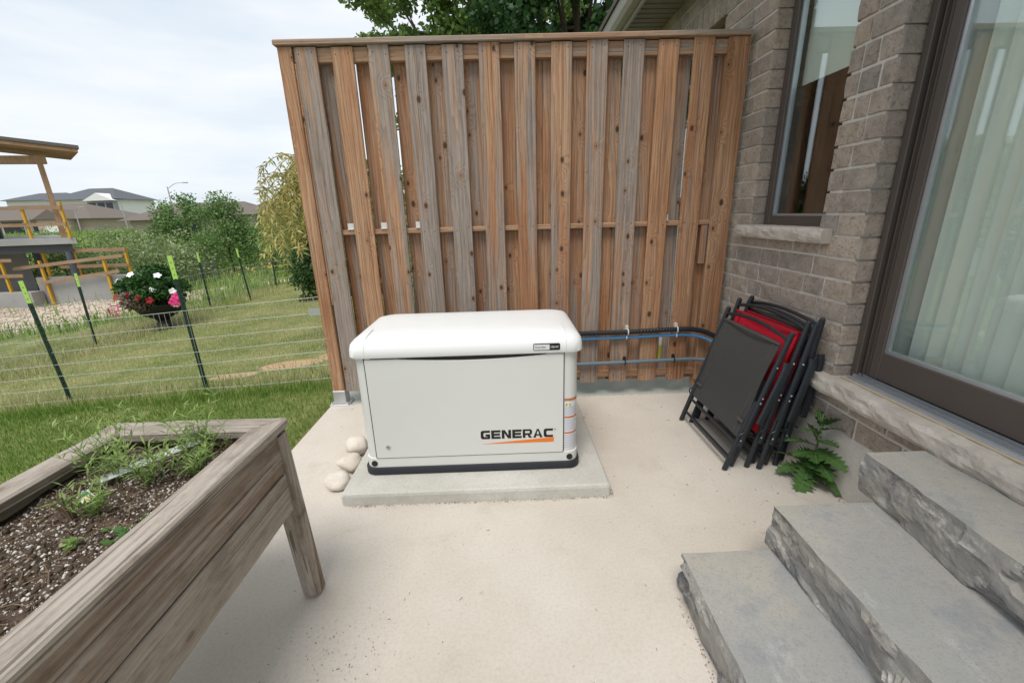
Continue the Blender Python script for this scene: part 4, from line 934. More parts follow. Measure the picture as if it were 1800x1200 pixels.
# ================================================================== dry clippings and specks on the concrete
Vs = []; Fs = []; rg = np.random.default_rng(21)
def bit(x, y, l, w, a, z=.0012):
    dx, dy = math.cos(a)*l/2, math.sin(a)*l/2; nx_, ny_ = -math.sin(a)*w, math.cos(a)*w; b = len(Vs); bend = rg.uniform(-.25, .25)*l
    Vs.extend([(x-dx-nx_, y-dy-ny_, z), (x-nx_*.8+bend*-math.sin(a), y-ny_*.8+bend*math.cos(a), z+.001), (x+dx, y+dy, z), (x+nx_*.8+bend*-math.sin(a), y+ny_*.8+bend*math.cos(a), z+.003)]); Fs.append((b, b+1, b+2, b+3))
for i in range(1500):
    x = rg.uniform(-1.3, 1.65); y = rg.uniform(.3, 3.15)
    dens = .20 + .75*math.exp(-((x-1.25)/.55)**2-((y-2.0)/.6)**2) + .6*math.exp(-((x-.68)/.22)**2-((y-2.75)/.3)**2) + .25*math.exp(-((x-.55)/.1)**2)
    if rg.random() > dens*.55 or (-.92 < x < .55 and 1.88 < y < 2.98) or (x > .6 and y < 1.36): continue
    bit(x, y, rg.uniform(.006, .03)*(1.7 if rg.random() < .08 else 1), rg.uniform(.0005, .0013), rg.uniform(0, 6.28))
for i in range(1500):                                   # crumbs and grime along edges, added in place of contact shadows
    k = rg.integers(0, 5); t_ = rg.random()
    if k == 0: x, y = -.905+1.44*t_, 1.897-abs(rg.normal(0, .006))
    elif k == 1: x, y = .538+abs(rg.normal(0, .008)), 1.9+1.06*t_
    elif k == 2: x, y = 1.715-abs(rg.normal(0, .012)), 1.45+1.7*t_
    elif k == 3: x, y = PX0+3.1*t_, 3.19-abs(rg.normal(0, .01))
    else: x, y = .652-abs(rg.normal(0, .012)), -.2+1.5*t_
    bit(x, y, rg.uniform(.003, .012), rg.uniform(.0008, .0025), rg.uniform(0, 6.28))
for i in range(130):
    x = -.62+rg.normal(0, .13); y = 1.12+rg.normal(0, .10); bit(x, y, rg.uniform(.003, .009), rg.uniform(.0008, .0022), rg.uniform(0, 6.28))
tag(link('dry_clippings', npmesh('dry_clippings', Vs, Fs, plain('clipping_brown', (.17,.12,.085), .9, .2, 0, .3)), None), 'scattered dry brown clippings on the concrete patio and edge specks in place of contact shade', 'debris', kind='stuff')
# ================================================================== lawn grass
def gz_np(P): return np.array([gz(x, y) for x, y in P])
def gravel(x, y):
    def e(cx, cy, rx, ry): return ((x-cx)/rx)**2+((y-cy)/ry)**2 < 1
    return e(-13.2, 11.6, 4.9, 2.5) or e(-9.2, 14.6, 2.4, .75) or e(-16.5, 15.5, 4., 4.)
def sandy(x, y):
    def e(cx, cy, rx, ry): return ((x-cx)/rx)**2+((y-cy)/ry)**2 < 1
    return e(-2.45, 4.55, .38, .15) or e(-1.95, 4.75, .27, .2) or e(-3.0, 4.35, .28, .09)
def blades(name, n, xr, yr, hfun, wid, mat, label, sd, lean=.5, rej=None):
    rg = np.random.default_rng(sd); P = np.stack([rg.uniform(*xr, n), rg.uniform(*yr, n)], 1)
    keep = np.array([not (gravel(x, y) and rg.random() < .96) and not (sandy(x, y) and rg.random() < .8) and (rej is None or not rej(x, y)) for x, y in P]); P = P[keep]; n = len(P)
    h = np.array([hfun(x, y) for x, y in P])*rg.uniform(.55, 1.25, n); a = rg.uniform(0, 6.283, n); b = rg.uniform(0, 6.283, n)
    w = (wid if np.isscalar(wid) else np.array([wid[0] + (wid[1]-wid[0])*0]*n))*rg.uniform(.7, 1.3, n)
    base = np.column_stack([P, gz_np(P)-.004]); d = np.column_stack([np.cos(a)*w/2, np.sin(a)*w/2, np.zeros(n)])
    ln = lean*rg.uniform(.2, 1., n)*h; mid = base + np.column_stack([np.cos(b)*ln*.3, np.sin(b)*ln*.3, h*.6]); tip = base + np.column_stack([np.cos(b)*ln, np.sin(b)*ln, h*rg.uniform(.8, 1., n)])
    V = np.stack([base-d, base+d, mid+d*.7, mid-d*.7, tip], 1).reshape(-1, 3); i0 = np.arange(n)[:, None]*5
    F = np.concatenate([i0+[0, 1, 2], i0+[0, 2, 3], i0+[3, 2, 4]]); tone = np.repeat(rg.random(n), 5)
    return tag(link(name, npmesh(name, V, F, mat, tone), None), label, 'grass', kind='stuff')
NRUN = lambda x: 3.72 - .06*(x+1.4)          # line of the near wire fence
blades('lawn_grass', 60000, (-5.6, -1.47), (.7, 3.9), lambda x, y: .048 + (.05 if abs(y-NRUN(x)) < .2 else 0) + (.03 if x > -1.56 else 0)*random.random(), .0042, M['grassA'], 'lush green lawn grass between the patio and the near wire fence', 1, rej=lambda x, y: y > NRUN(x) or x < -1.0-1.75*y)
blades('mown_grass', 90000, (-8.4, -1.2), (3.6, 12.6), lambda x, y: .040 + (.09 if y-NRUN(x) < .32 else 0) + (.10 if x < -6.35 and random.random() < .8 else 0), .0065, M['grassB'], 'mown yellow-green lawn inside the wire fence', 2, rej=lambda x, y: y < NRUN(x))
blades('fence_line_grass', 16000, (-7.6, -1.4), (3.7, 13.4), lambda x, y: .15, .007, M['grassA'], 'taller green grass left along the wire fence lines', 3, .7, rej=lambda x, y: not (abs(y-NRUN(x)) < .16 or abs(x+6.85) < .33 or abs(y-12.6) < .4 or (x > -3.2 and y < 4.3 and random.random() < .35)))
blades('meadow_grass', 42000, (-26, -2.2), (8.5, 34), lambda x, y: .22 + .012*y, .030, M['grassC'], 'rough meadow grass beyond the yard fence', 4, .6, rej=lambda x, y: (x > -7.1 and y < 12.7) or x < -1.05*y-6)
blades('far_meadow', 16000, (-70, -8), (30, 75), lambda x, y: .55, .10, M['grassC'], 'far meadow of tall grass below the houses', 5, .6)
blades('yard_grass', 9000, (-2.2, 3.), (3.66, 9), lambda x, y: .05, .006, M['grassA'], 'green grass seen through the gaps of the wooden fence', 6, rej=lambda x, y: x > 1.7)
# small yellow meadow flowers
rg = np.random.default_rng(8); Vs = []; Fs = []
for i in range(240):
    x = rg.normal(-9.0, 1.3); y = rg.normal(18.5, 1.0); z = gz(x, y)+rg.uniform(.25, .5); s = .03
    b = len(Vs); Vs += [(x-s, y, z-s), (x+s, y, z-s), (x+s, y+.01, z+s), (x-s, y+.01, z+s)]; Fs.append((b, b+1, b+2, b+3))
    b = len(Vs); Vs += [(x-.004, y, gz(x, y)), (x+.004, y, gz(x, y)), (x+.004, y, z), (x-.004, y, z)]; Fs.append((b, b+1, b+2, b+3))
tag(link('yellow_wildflowers', npmesh('yellow_wildflowers', Vs, Fs, plain('wildflower_yellow', (.50,.42,.10), .7)), None), 'drift of small yellow wildflowers in the meadow', 'flowers', kind='stuff')
# ================================================================== steel posts and wire fence
def t_post(x, y, hgt, lean, label):
    root = empty('fence_post', (x, y, gz(x, y)-.03), (lean[1], lean[0], .2), label=label, cat='post', group='dark green steel posts of the wire fence')
    zc = hgt-.21; sec = [(-.019,-.003),(.019,-.003),(.019,.003),(.003,.003),(.003,.024),(-.003,.024),(-.003,.003),(-.019,.003)]
    MB().prism(sec, 'z', 0, zc).build('shaft', M['tpost'], root); tp = MB().prism(sec, 'z', zc, hgt).build('tip', M['tip'], root)
    m = MB()
    for k in range(int(zc/.055)): m.box(-.004, .004, -.010, -.002, .05+k*.055, .065+k*.055)
    m.build('studs', M['tpost'], root)
    for k in range(3): MB().lathe([(.005, 0), (.005, .001)], 8).build('hole', M['gasket'], tp, (0, -.0032, zc+.04+k*.055), (math.pi/2, 0, 0))
PST = [(-4.43, 3.99, 1.30, (-.035, .01), 'dark green steel post with lime tip beside the planter, facing the gravel bank'),
       (-2.95, 3.86, 1.37, (-.02, -.005), 'tallest dark green lime-tipped steel post, in front of the flower urn'),
       (-6.76, 6.74, 1.26, (.03, 0), 'lime-tipped steel post in the side run between gravel bank and lawn'),
       (-6.93, 9.83, 1.33, (-.01, 0), 'lime-tipped steel post just past the flower urn'),
       (-6.39, 10.53, 1.31, (-.06, 0), 'leaning lime-tipped steel post beside the bare dirt patch'),
       (-6.79, 12.57, 1.30, (.02, 0), 'lime-tipped steel corner post where the back wire run starts')]
for a in PST: t_post(*a)
def wire_run(name, pts, hs, step, label, rv=.0020, rh=.0022, sag=.012):
    root = empty(name, (pts[0][0], pts[0][1], gz(*pts[0])), label=label, cat='wire fence', group='welded wire fence runs round the lawn')
    L_ = [0]
    for a, b in zip(pts[:-1], pts[1:]): L_.append(L_[-1]+math.dist(a, b))
    def at(s):
        for i in range(len(pts)-1):
            if s <= L_[i+1] or i == len(pts)-2:
                t = (s-L_[i])/(L_[i+1]-L_[i]); return pts[i][0]+(pts[i+1][0]-pts[i][0])*t, pts[i][1]+(pts[i+1][1]-pts[i][1])*t
    hw = MB(); n = int(L_[-1]/.25); loc = root.location
    for h in hs:
        path = []
        for k in range(n+1):
            s = L_[-1]*k/n; x, y = at(s); path.append((x-loc.x, y-loc.y+.01*noise.noise(Vector((s*1.1, h*2, 0))), gz(x, y)+h+sag*noise.noise(Vector((s*.8, h*3, 4)))-loc.z))
        hw.tube(path, rh, 4)
    vw = MB(); s = .03
    while s < L_[-1]:
        x, y = at(s); o_ = .01*noise.noise(Vector((s*1.1, 1, 0))); z0 = gz(x, y)
        vw.tube([(x-loc.x, y-loc.y+o_, z0-.01-loc.z), (x-loc.x, y-loc.y+o_, z0+hs[-1]-loc.z)], rv, 3, cap=False); s += step
    hw.build('horizontal_wires', M['wire'], root); vw.build('vertical_wires', M['wire'], root); return root
HS = [.06, .19, .32, .44, .57, .70, .84]
wire_run('wire_fence', [(-1.30, 3.715), (-2.95, 3.85), (-4.43, 3.98), (-7.6, 4.15)], HS, .056, 'near run of galvanised wire fence from the wooden fence post')
wire_run('wire_fence', [(-7.2, 4.15), (-6.77, 6.73), (-6.93, 9.82), (-6.79, 12.56)], HS, .075, 'side run of wire fence between the lawn and the gravel bank', .0022, .0024)
wire_run('wire_fence', [(-6.79, 12.58), (-.5, 12.5)], [.08, .28, .48, .66, .80], .6, 'back run of wire fence across the far end of the lawn', .0025, .0035)
mb_ = empty('hanging_label', (-1.72, 3.735, gz(-1.72, 3.735)+.70), label='small grey metal plate hung on the near wire fence', cat='plate')
MB().box(-.055, .055, -.006, -.003, -.02, .045).build('plate', M['steel'], mb_); MB().tube([(0, -.004, .045), (0, .003, .14)], .002, 4).build('hook', M['wire'], mb_)
# loose gravel on the bare bank
rg = np.random.default_rng(77); base_ = np.array([(1,0,0),(0,1,0),(-1,0,0),(0,-1,0),(0,0,.7),(0,0,-.7)], float); Ft = np.array([(0,1,4),(1,2,4),(2,3,4),(3,0,4),(1,0,5),(2,1,5),(3,2,5),(0,3,5)]); Vs = []; Fs = []
while len(Vs) < 5200:
    x = rg.uniform(-18.5, -8); y = rg.uniform(8.8, 16)
    if not gravel(x, y): continue
    s_ = .012+.05*rg.random()**3; Fs.append(Ft+6*len(Vs)); Vs.append(base_*(s_*rg.uniform(.6, 1.3, (6, 1)))+[x, y, gz(x, y)+s_*.25])
tag(link('loose_gravel', npmesh('loose_gravel', np.concatenate(Vs), np.concatenate(Fs), plain('gravel_stone', (.50,.42,.34), .9, .2, 0, .3)), None), 'loose pinkish gravel on the bare bank by the building site', 'gravel', kind='stuff')
# ================================================================== foliage generators
def leaf_quads(C, size, rg, aspect=.55, up=0.):
    n = len(C); a = rg.normal(size=(n, 3)); a[:, 2] += up; a /= np.linalg.norm(a, axis=1)[:, None]; q = rg.normal(size=(n, 3)); b = np.cross(a, q); b /= np.linalg.norm(b, axis=1)[:, None]
    s = size*rg.uniform(.6, 1.3, n)[:, None]
    V = np.stack([C-a*s*.5, C+b*s*aspect*.5, C+a*s*.5, C-b*s*aspect*.5], 1).reshape(-1, 3); F = np.arange(4*n).reshape(-1, 4); return V, F
def crown_pts(n, centre, rad, nclump, clump_r, rg, shape='ell', zmin=-1.):
    cl = rg.normal(size=(nclump*3, 3)); cl /= np.linalg.norm(cl, axis=1)[:, None]; cl *= (rg.uniform(.25, 1., len(cl))**.5)[:, None]; cl = cl[cl[:, 2] > zmin][:nclump]
    if shape == 'cone': cl[:, :2] *= (.25+.75*(1-(cl[:, 2:3]+1)/2))
    idx = rg.integers(0, len(cl), n); sz = rg.uniform(.55, 1.25, len(cl))
    off = rg.normal(size=(n, 3)); off /= np.linalg.norm(off, axis=1)[:, None]; off *= (rg.random(n)**.45)[:, None]*clump_r*sz[idx][:, None]
    off[:, 2] *= .7
    return cl[idx]*rad+off+centre, cl*rad+centre
def tree(name, base, centre, rad, n, size, mat, label, cat='tree', nclump=60, clump_r=.5, trunk=.18, sd=1, shape='ell', group=None, blossom=0, aspect=.6, zmin=-1.):
    if cat in ('shrub',) or name == 'young_tree': n = int(n*.72); clump_r *= 1.12
    rg = np.random.default_rng(sd); base = Vector(base); root = empty(name, base, label=label, cat=cat, group=group)
    P, cl = crown_pts(n, np.array(centre, float), np.array(rad, float), nclump, clump_r, rg, shape, zmin)
    V, F = leaf_quads(P, size, rg, aspect); T = np.repeat(rg.random(n), 4)
    link('crown', npmesh('crown', V-np.array(base), F, mat, T), None, root)
    m = MB(); c = Vector(centre)-base; top = Vector((c.x, c.y, c.z+.45*rad[2]))
    tr = [Vector((0, 0, -.05)), Vector((c.x*.15+.05, c.y*.15, c.z*.35)), Vector((c.x*.6, c.y*.6, c.z*.8)), top]; m.tube(arcpath(tr, 4), [trunk*(1-.85*i/12) for i in range(13)], 8)
    for k in rg.choice(len(cl), min(len(cl), 16), replace=False):
        e = Vector(cl[k])-base; s_ = tr[1].lerp(tr[3], float(rg.uniform(0, .7))); md = s_.lerp(e, .5)+Vector((0, 0, .08*rad[2])); m.tube([s_, md, e], [trunk*.28, trunk*.17, trunk*.05], 5)
    m.build('trunk', M['bark'], root, smooth=True)
    if blossom:
        q = P[rg.choice(n, blossom, replace=False)]+rg.normal(0, .03, (blossom, 3)); V, F = leaf_quads(q, size*.9, rg, .9)
        link('blossom', npmesh('blossom', V-np.array(base), F, M['blossom'], np.repeat(rg.random(blossom), 4)), None, root)
    return root
# big trees behind the wooden fence
tree('maple_tree', (-1.8, 17.5, -.1), (-1.7, 17.5, 8.6), (3.5, 3.0, 4.2), 26000, .21, M['leafA'], 'broad light green tree rising behind the left part of the wooden fence', nclump=90, clump_r=.85, trunk=.26, sd=1, group='tall trees behind the wooden fence')
tree('maple_tree', (.9, 19.5, -.05), (1.0, 19.5, 9.4), (3.0, 2.8, 4.6), 24000, .22, M['leafA'], 'mid green tree showing above the middle of the wooden fence cap', nclump=80, clump_r=.9, trunk=.28, sd=2, group='tall trees behind the wooden fence')
tree('maple_tree', (2.3, 13.5, -.05), (2.2, 13.5, 6.9), (2.6, 2.4, 3.6), 26000, .17, M['leafB'], 'dark dense maple tree beside the house eave', nclump=90, clump_r=.75, trunk=.24, sd=3, group='tall trees behind the wooden fence', aspect=.8)
# trees and shrubs of the field
FIELD = 'shrubs and young trees in the field'
def shrub(px, Y, ztop, r, n, size, mat, label, sd, x, blossom=0, shape='ell', name='shrub', nclump=30, cr=.42, flat=1.):
    zb = gz(x, Y); h = ztop-zb
    tree(name, (x, Y, zb), (x, Y, zb+h*.53), (r, r*flat, h*.47), n, size, M[mat], label, 'shrub' if name == 'shrub' else 'tree', nclump, cr*r/1.2, .05, sd, shape, FIELD, blossom)
shrub(0, 20, 2.75, 1.25, 5200, .12, 'leafC', 'rounded green young tree left of the street lamp pole', 11, -15.2, name='young_tree', shape='cone')
shrub(0, 21, 2.95, 1.5, 6200, .12, 'leafC', 'slim green young tree between two bushier ones', 12, -15.0, name='young_tree', shape='cone')
shrub(0, 18, 2.85, 1.55, 8200, .11, 'leafC', 'tallest dark green bushy young tree in the field', 13, -11.4, name='young_tree', shape='cone', nclump=46)
shrub(0, 19, 1.6, 1.5, 5200, .11, 'leafC', 'wide dark shrub at the foot of the tallest young tree', 14, -10.2)
shrub(0, 17, 1.05, 1.4, 4200, .10, 'leafD', 'light green shrub dotted with white blossom beside the tall young tree', 15, -12.7, 260)
shrub(0, 18, 1.0, 1.6, 4600, .10, 'leafD', 'pale green shrub thick with white blossom', 16, -14.9, 420)
shrub(0, 20, 1.15, 1.7, 4600, .11, 'leafD', 'yellow-green shrub in front of the brown roofed house', 17, -18.0, 180)
shrub(0, 19, .55, 1.6, 4000, .10, 'leafD', 'low shrub with scattered white flowers beyond the guard rails', 18, -19.3, 330)
shrub(0, 16.5, .25, 1.2, 3200, .09, 'leafD', 'low blossoming bramble behind the yellow guard rails', 19, -15.9, 200)
shrub(0, 17, .35, 1.5, 3800, .09, 'leafD', 'low light bramble at the meadow edge', 20, -13.2, 120)
shrub(0, 24, 1.5, 1.7, 3800, .13, 'leafC', 'dark shrub filling the gap behind the young trees', 21, -15.6)
shrub(0, 26, 1.9, 2.0, 3800, .14, 'leafC', 'distant dark green shrub mass under the far brown roof', 22, -13.4)
shrub(0, 25, 1.3, 1.9, 3800, .14, 'leafD', 'distant light shrub next to the brown roofed house', 23, -21.0, 60)
shrub(0, 30, 1.4, 2.2, 3200, .16, 'leafC', 'far hedge shrub seen past the scaffold post', 24, -30.0)
tree('cedar_tree', (-4.15, 9.6, gz(-4.15, 9.6)), (-4.15, 9.6, .75), (.85, .8, 1.15), 9000, .07, M['cedar'], 'dark green cedar behind the weeping tree', 'tree', 60, .28, .06, 31, 'cone', 'evergreens behind the wooden fence')
tree('cedar_tree', (-2.9, 9.3, gz(-2.9, 9.3)), (-2.9, 9.3, .9), (.9, .8, 1.3), 9000, .07, M['cedar'], 'dark green cedar hidden mostly by the wooden fence boards', 'tree', 60, .3, .06, 32, 'cone', 'evergreens behind the wooden fence')
tree('cedar_tree', (-1.2, 9.0, gz(-1.2, 9.0)), (-1.2, 9.0, 1.1), (1.0, .8, 1.5), 8000, .08, M['cedar'], 'cedar glimpsed through the middle gaps of the wooden fence', 'tree', 60, .3, .06, 33, 'cone', 'evergreens behind the wooden fence')
tree('shrub', (-5.6, 14.5, gz(-5.6, 14.5)), (-5.6, 14.5, .55), (1.5, 1.2, 1.1), 5200, .09, M['leafC'], 'mid green shrub behind the back wire run', 'shrub', 40, .4, .05, 34, 'ell', FIELD)
tree('shrub', (-7.6, 16.5, gz(-7.6, 16.5)), (-7.6, 16.5, .45), (1.5, 1.2, 1.0), 5000, .10, M['leafC'], 'mid green shrub right of the tall young tree', 'shrub', 40, .4, .05, 35, 'ell', FIELD)
# weeping tree
wt = empty('weeping_tree', (-2.12, 5.6, gz(-2.12, 5.6)), label='small weeping tree with drooping yellow-green branches', cat='tree', group='small trees by the wooden fence')
rg = np.random.default_rng(41); Vs = []; Fs = []; T = []; st = MB(); zb = gz(-2.12, 5.6)
for k in range(115):
    a = rg.uniform(0, 6.283); r1 = rg.uniform(.18, .86); top = 2.0-zb+rg.uniform(-.24, .14)*1.; zend = rg.uniform(1.0, 1.6)-zb
    p0 = Vector((rg.normal(0, .08), rg.normal(0, .08), top-.2)); p1 = Vector((r1*.55*math.cos(a), r1*.55*math.sin(a), top+rg.uniform(-.03, .12))); p2 = Vector((r1*math.cos(a), r1*math.sin(a), (top+zend)/2+.15)); p3 = Vector((r1*1.08*math.cos(a+.1), r1*1.08*math.sin(a+.1), zend))
    path = arcpath([p0, p1, p2, p3], 8); st.tube(path, [.006*(1-.75*i/len(path)) for i in range(len(path))], 4, cap=False)
    for i in range(5, len(path)):
        for q in range(5):
            c = path[i-1].lerp(path[i], rg.random()); az = rg.uniform(0, 6.283); d = Vector((math.cos(az)*.8, math.sin(az)*.8, rg.uniform(-1.2, .35))).normalized(); l = rg.uniform(.05, .11); sv = d.cross(Vector((rg.normal(), rg.normal(), .3))).normalized()*.0095
            b = len(Vs); Vs += [tuple(c), tuple(c+d*l*.5+sv), tuple(c+d*l+Vector((0, 0, -.022))), tuple(c+d*l*.5-sv)]; Fs.append((b, b+1, b+2, b+3)); T += [float(rg.random())]*4
st.tube([(0, 0, -.05), (.02, 0, 1.0), (0, 0, 1.95-zb)], [.05, .04, .03], 8)
st.build('trunk', M['wtwig'], wt); link('crown', npmesh('crown', Vs, Fs, M['leafW'], T), None, wt)
tree('shrub', (-2.0, 6.5, gz(-2.0, 6.5)), (-2.0, 6.5, 1.55), (.85, .6, .95), 6500, .055, M['leafC'], 'leafy green shrub directly behind the weeping tree', 'shrub', 50, .26, .04, 42, 'ell', 'small trees by the wooden fence')
# ================================================================== flower urn
ux, uy = -6.55, 7.95; uz = gz(ux, uy)
urn = empty('flower_urn', (ux, uy, uz), label='black urn planter overflowing with white, red and pink flowers', cat='flower pot')
MB().lathe([(.20, 0), (.21, .03), (.13, .06), (.10, .16), (.13, .20), (.30, .30), (.40, .44), (.42, .48), (.42, .50), (.38, .50), (.37, .47)], 28).build('urn', M['urn'], urn, smooth=True)
rg = np.random.default_rng(51); P, _ = crown_pts(5200, np.array((0, 0, .80)), np.array((.50, .48, .34)), 60, .17, rg, 'ell'); V, F = leaf_quads(P, .075, rg, .5); link('foliage', npmesh('foliage', V, F, M['fgreen'], np.repeat(rg.random(len(P)), 4)), None, urn)
P, _ = crown_pts(1600, np.array((-.05, -.38, .60)), np.array((.24, .15, .17)), 20, .10, rg, 'ell'); V, F = leaf_quads(P, .05, rg, .5); link('trailing_leaves', npmesh('trailing_leaves', V, F, M['fcoleus'], np.repeat(rg.random(len(P)), 4)), None, urn)
def flower_mesh(mat, r, np_=5):
    m = MB()
    for k in range(np_):
        a = 2*math.pi*k/np_; ca, sa = math.cos(a), math.sin(a)
        def R(x, y, z): return (x*ca-y*sa, x*sa+y*ca, z)
        m.add([R(0, 0, 0), R(r*.6, -r*.42, r*.15), R(r, -r*.22, r*.05), R(r, r*.22, r*.05), R(r*.6, r*.42, r*.15)], [(0, 1, 2, 3, 4)])
    m.tube([(0, 0, 0), (0, 0, -r*.9)], r*.1, 5); return m.mesh('flower', mat)
fw, fp, fr = flower_mesh(M['fwhite'], .062), flower_mesh(M['fpink'], .075, 6), flower_mesh(M['fred'], .062)
cxy = Vector((0, -1, .25))
def put(me, x, z, y): 
    d = Vector((x*.9, y-.15, (z-.72)*1.0+.25)).normalized(); o = link('flower', me, None, urn, (x, y, z)); o.rotation_euler = d.to_track_quat('Z', 'Y').to_euler()
for x, z in ((-.42,.95),(-.02,1.08),(-.58,.82),(.36,1.04),(.25,.80),(.50,.74),(-.64,.66),(.50,.50)): put(fw, x, z, -.42+.5*abs(x)**1.5)
for x, z in ((-.60,.52),(-.55,.42),(-.44,.50),(-.63,.34),(-.50,.34),(-.70,.42),(.58,.62),(.63,.55),(.54,.56),(.62,.66)): put(fp, x, z, -.46+.30*abs(x)**1.5)
for x, z in ((-.38,.70),(-.14,.72),(.05,.68),(-.45,.64),(.22,.62),(-.25,.62)): put(fr, x, z, -.50+.4*abs(x)**1.5)
# ================================================================== house under construction
cs = empty('unfinished_house', (-14.8, 15, -1.2), label='timber house under construction on a raised concrete slab', cat='house')
def C(mb, name, mat, parent=None, **k):
    o = mb.build(name, mat, parent or cs, **k)
    if parent is None: o.location = (14.8, -15, 1.2)
    o.color = (.12, 0, 0, 1)
    return o
FD, SDV = Vector((-math.cos(.2), -math.sin(.2), 0)), Vector((-.745, .667, 0))     # plan directions of the angled house: along its front, along its side
def PL(u, v, z, o_=(-14.55, 15.0)): q = Vector((o_[0], o_[1], 0))+FD*u+SDV*v; return (q.x, q.y, z)
def slab3(u0, u1, v0, v1, z0, z1, dz=0.):
    return MB().hexa([PL(u0,v0,z0), PL(u0,v1,z0), PL(u1,v1,z0+dz), PL(u1,v0,z0+dz), PL(u0,v0,z1), PL(u0,v1,z1), PL(u1,v1,z1+dz), PL(u1,v0,z1+dz)])
C(slab3(0, 14, 0, 9, .90, 1.10), 'floor_slab', M['siteconc']); C(slab3(.15, 14, .15, .4, .64, .899), 'slab_beam', M['beamdark'])
C(slab3(1.5, 14, 2.6, 3., -1.3, .9), 'basement_wall', M['siteconc']); C(slab3(3.2, 5, 2.5, 2.59, -1.3, .3), 'basement_opening', M['gasket'])
pass
p_ = PL(.3, .25, 0); C(MB().tube([(p_[0], p_[1], -1.3), (p_[0], p_[1], .64)], .11, 12), 'steel_column', M['steelgrey'])
p_ = PL(1.2, 2., 0); C(MB().tube([(p_[0], p_[1], -1.3), (p_[0], p_[1], .9)], .11, 12), 'steel_column', M['steelgrey'])
C(slab3(.22, .38, .12, .28, 1.10, 3.46), 'timber_post', M['lumber']); C(slab3(.1, 14, .1, .36, 3.44, 3.68), 'timber_beam', M['lumber'])
C(slab3(-.75, 14, -.6, 1.8, 3.70, 3.80, 1.9), 'roof_deck', M['lumber']); C(slab3(-.8, 14, -.65, 1.85, 3.803, 3.90, 1.9), 'shingles', M['roofing'])
C(slab3(2.0, 14, 2.2, 9, 1.101, 3.9), 'sheathed_wall', M['housewrap']); C(slab3(2.3, 14, 2.1, 2.19, 1.101, 1.85), 'osb_panel', M['osb'])
C(MB().box(-16.35, -13.05, 15.0, 15.3, -1.4, -.21), 'retaining_wall', M['siteconc']); C(MB().box(-13.30, -13.05, 15.3, 19.5, -1.4, -.215), 'retaining_wall', M['siteconc'])
C(MB().box(-19.5, -16.2, 14.55, 14.95, -1.4, -.66), 'footing_block', M['siteconc'])
def guard(posts, boards, label, y):
    x0 = posts[0][0]; z0 = posts[0][2]; root = empty('guard_rail', (x0, y, z0), label=label, cat='guard rail', group='yellow guard rails on the building site')
    for x, za, zbot in posts: MB().box(x-.035-x0, x+.035-x0, -.035, .035, zbot-z0, za-z0).build('rail_post', M['yrail'], root)
    for xa, za, xb, zb_ in boards:
        L_ = math.hypot(xb-xa, zb_-za); m = MB(); m.box(-.055, .055, -.02, .02, 0, L_); o = m.build('rail_board', M['lumber'], root, (xa-x0, -.056, za-z0), (0, math.pi/2-math.atan2(zb_-za, xb-xa), 0)); o.color = (.3, 0, 0, 1)
guard([(-15.95, .37, -1.3), (-13.78, .47, -1.3)], [(-16.85, .12, -13.05, .47), (-16.2, -.40, -13.3, -.05)], 'sloping yellow and timber guard rail in front of the retaining wall', 14.93)
guard([(-17.05, .46, -.665), (-18.9, .46, -.665)], [(-19.6, .42, -16.6, .42), (-19.6, -.10, -16.4, -.10)], 'level guard rail standing on the footing block', 14.75)
guard([(-16.0, .72, -.22), (-14.95, .70, -.22), (-13.18, .72, -.22)], [(-16.2, .66, -13.1, .66), (-15.5, .12, -13.1, .12)], 'guard rail along the top of the retaining wall', 15.18)
guard([(-14.66, 2.25, 1.10), (-15.95, 2.1, 1.10), (-18.4, 2.1, 1.10)], [(-20, 2.12, -14.6, 2.08), (-20, 1.55, -14.6, 1.55)], 'upper guard rail on the edge of the raised slab', 14.95)
# ================================================================== far houses, poles
bu = empty('bungalow', (-84, 82, .2), label='low beige bungalow with a broad brown hipped roof', cat='house', group='houses beyond the field')
def B(parent, mb, name, mat): return mb.build(name, M[mat], parent)
B(bu, MB().box(-13, 13, -5, 8, -1.5, 2.6), 'wall', 'bbeige')
B(bu, MB().add([(-14,-6,2.5),(14,-6,2.5),(14,9,2.5),(-14,9,2.5),(-6.5,1.5,5.3),(6.5,1.5,5.3)], [(0,1,5,4),(1,2,5),(2,3,4,5),(3,0,4),(3,2,1,0)]), 'roof', 'broof')
B(bu, MB().add([(5,-7,2.5),(11,-7,2.5),(8,-7,4.1),(8,0,4.1),(5,0,2.5),(11,0,2.5)], [(0,1,2),(0,2,3,4),(2,1,5,3)]), 'gable', 'broof'); B(bu, MB().box(5.4, 10.6, -6.7, -5, -1.5, 2.49), 'porch_wall', 'bbeige')
for x, w, h in ((-9.5, 1.4, 1.6), (-4.5, 1.6, 1.6), (-.5, 3.6, 2.1), (3.2, .9, 1.6)):
    wv = B(bu, MB().box(x-w/2, x+w/2, -5.06, -5.0, .1, .1+h), 'window', 'bwin'); 
    for q in (-w/2-.12, w/2): B(wv, MB().box(x+q, x+q+.12, -5.09, -5.0, .0, .2+h), 'frame', 'bwhite')
B(bu, MB().box(6.6, 9.4, -6.78, -6.7, -.3, 1.9), 'garage_door', 'bwhite')
ap = empty('apartment_block', (-108, 112, .5), label='white and grey three storey apartment block with dark hipped roofs', cat='building', group='houses beyond the field')
B(ap, MB().box(-4, 12, 0, 12, -2, 7.2), 'wall', 'bwhite'); B(ap, MB().add([(-5,-1,7.2),(13,-1,7.2),(13,13,7.2),(-5,13,7.2),(1,6,10.2),(7,6,10.2)], [(0,1,5,4),(1,2,5),(2,3,4,5),(3,0,4),(3,2,1,0)]), 'roof', 'groof')
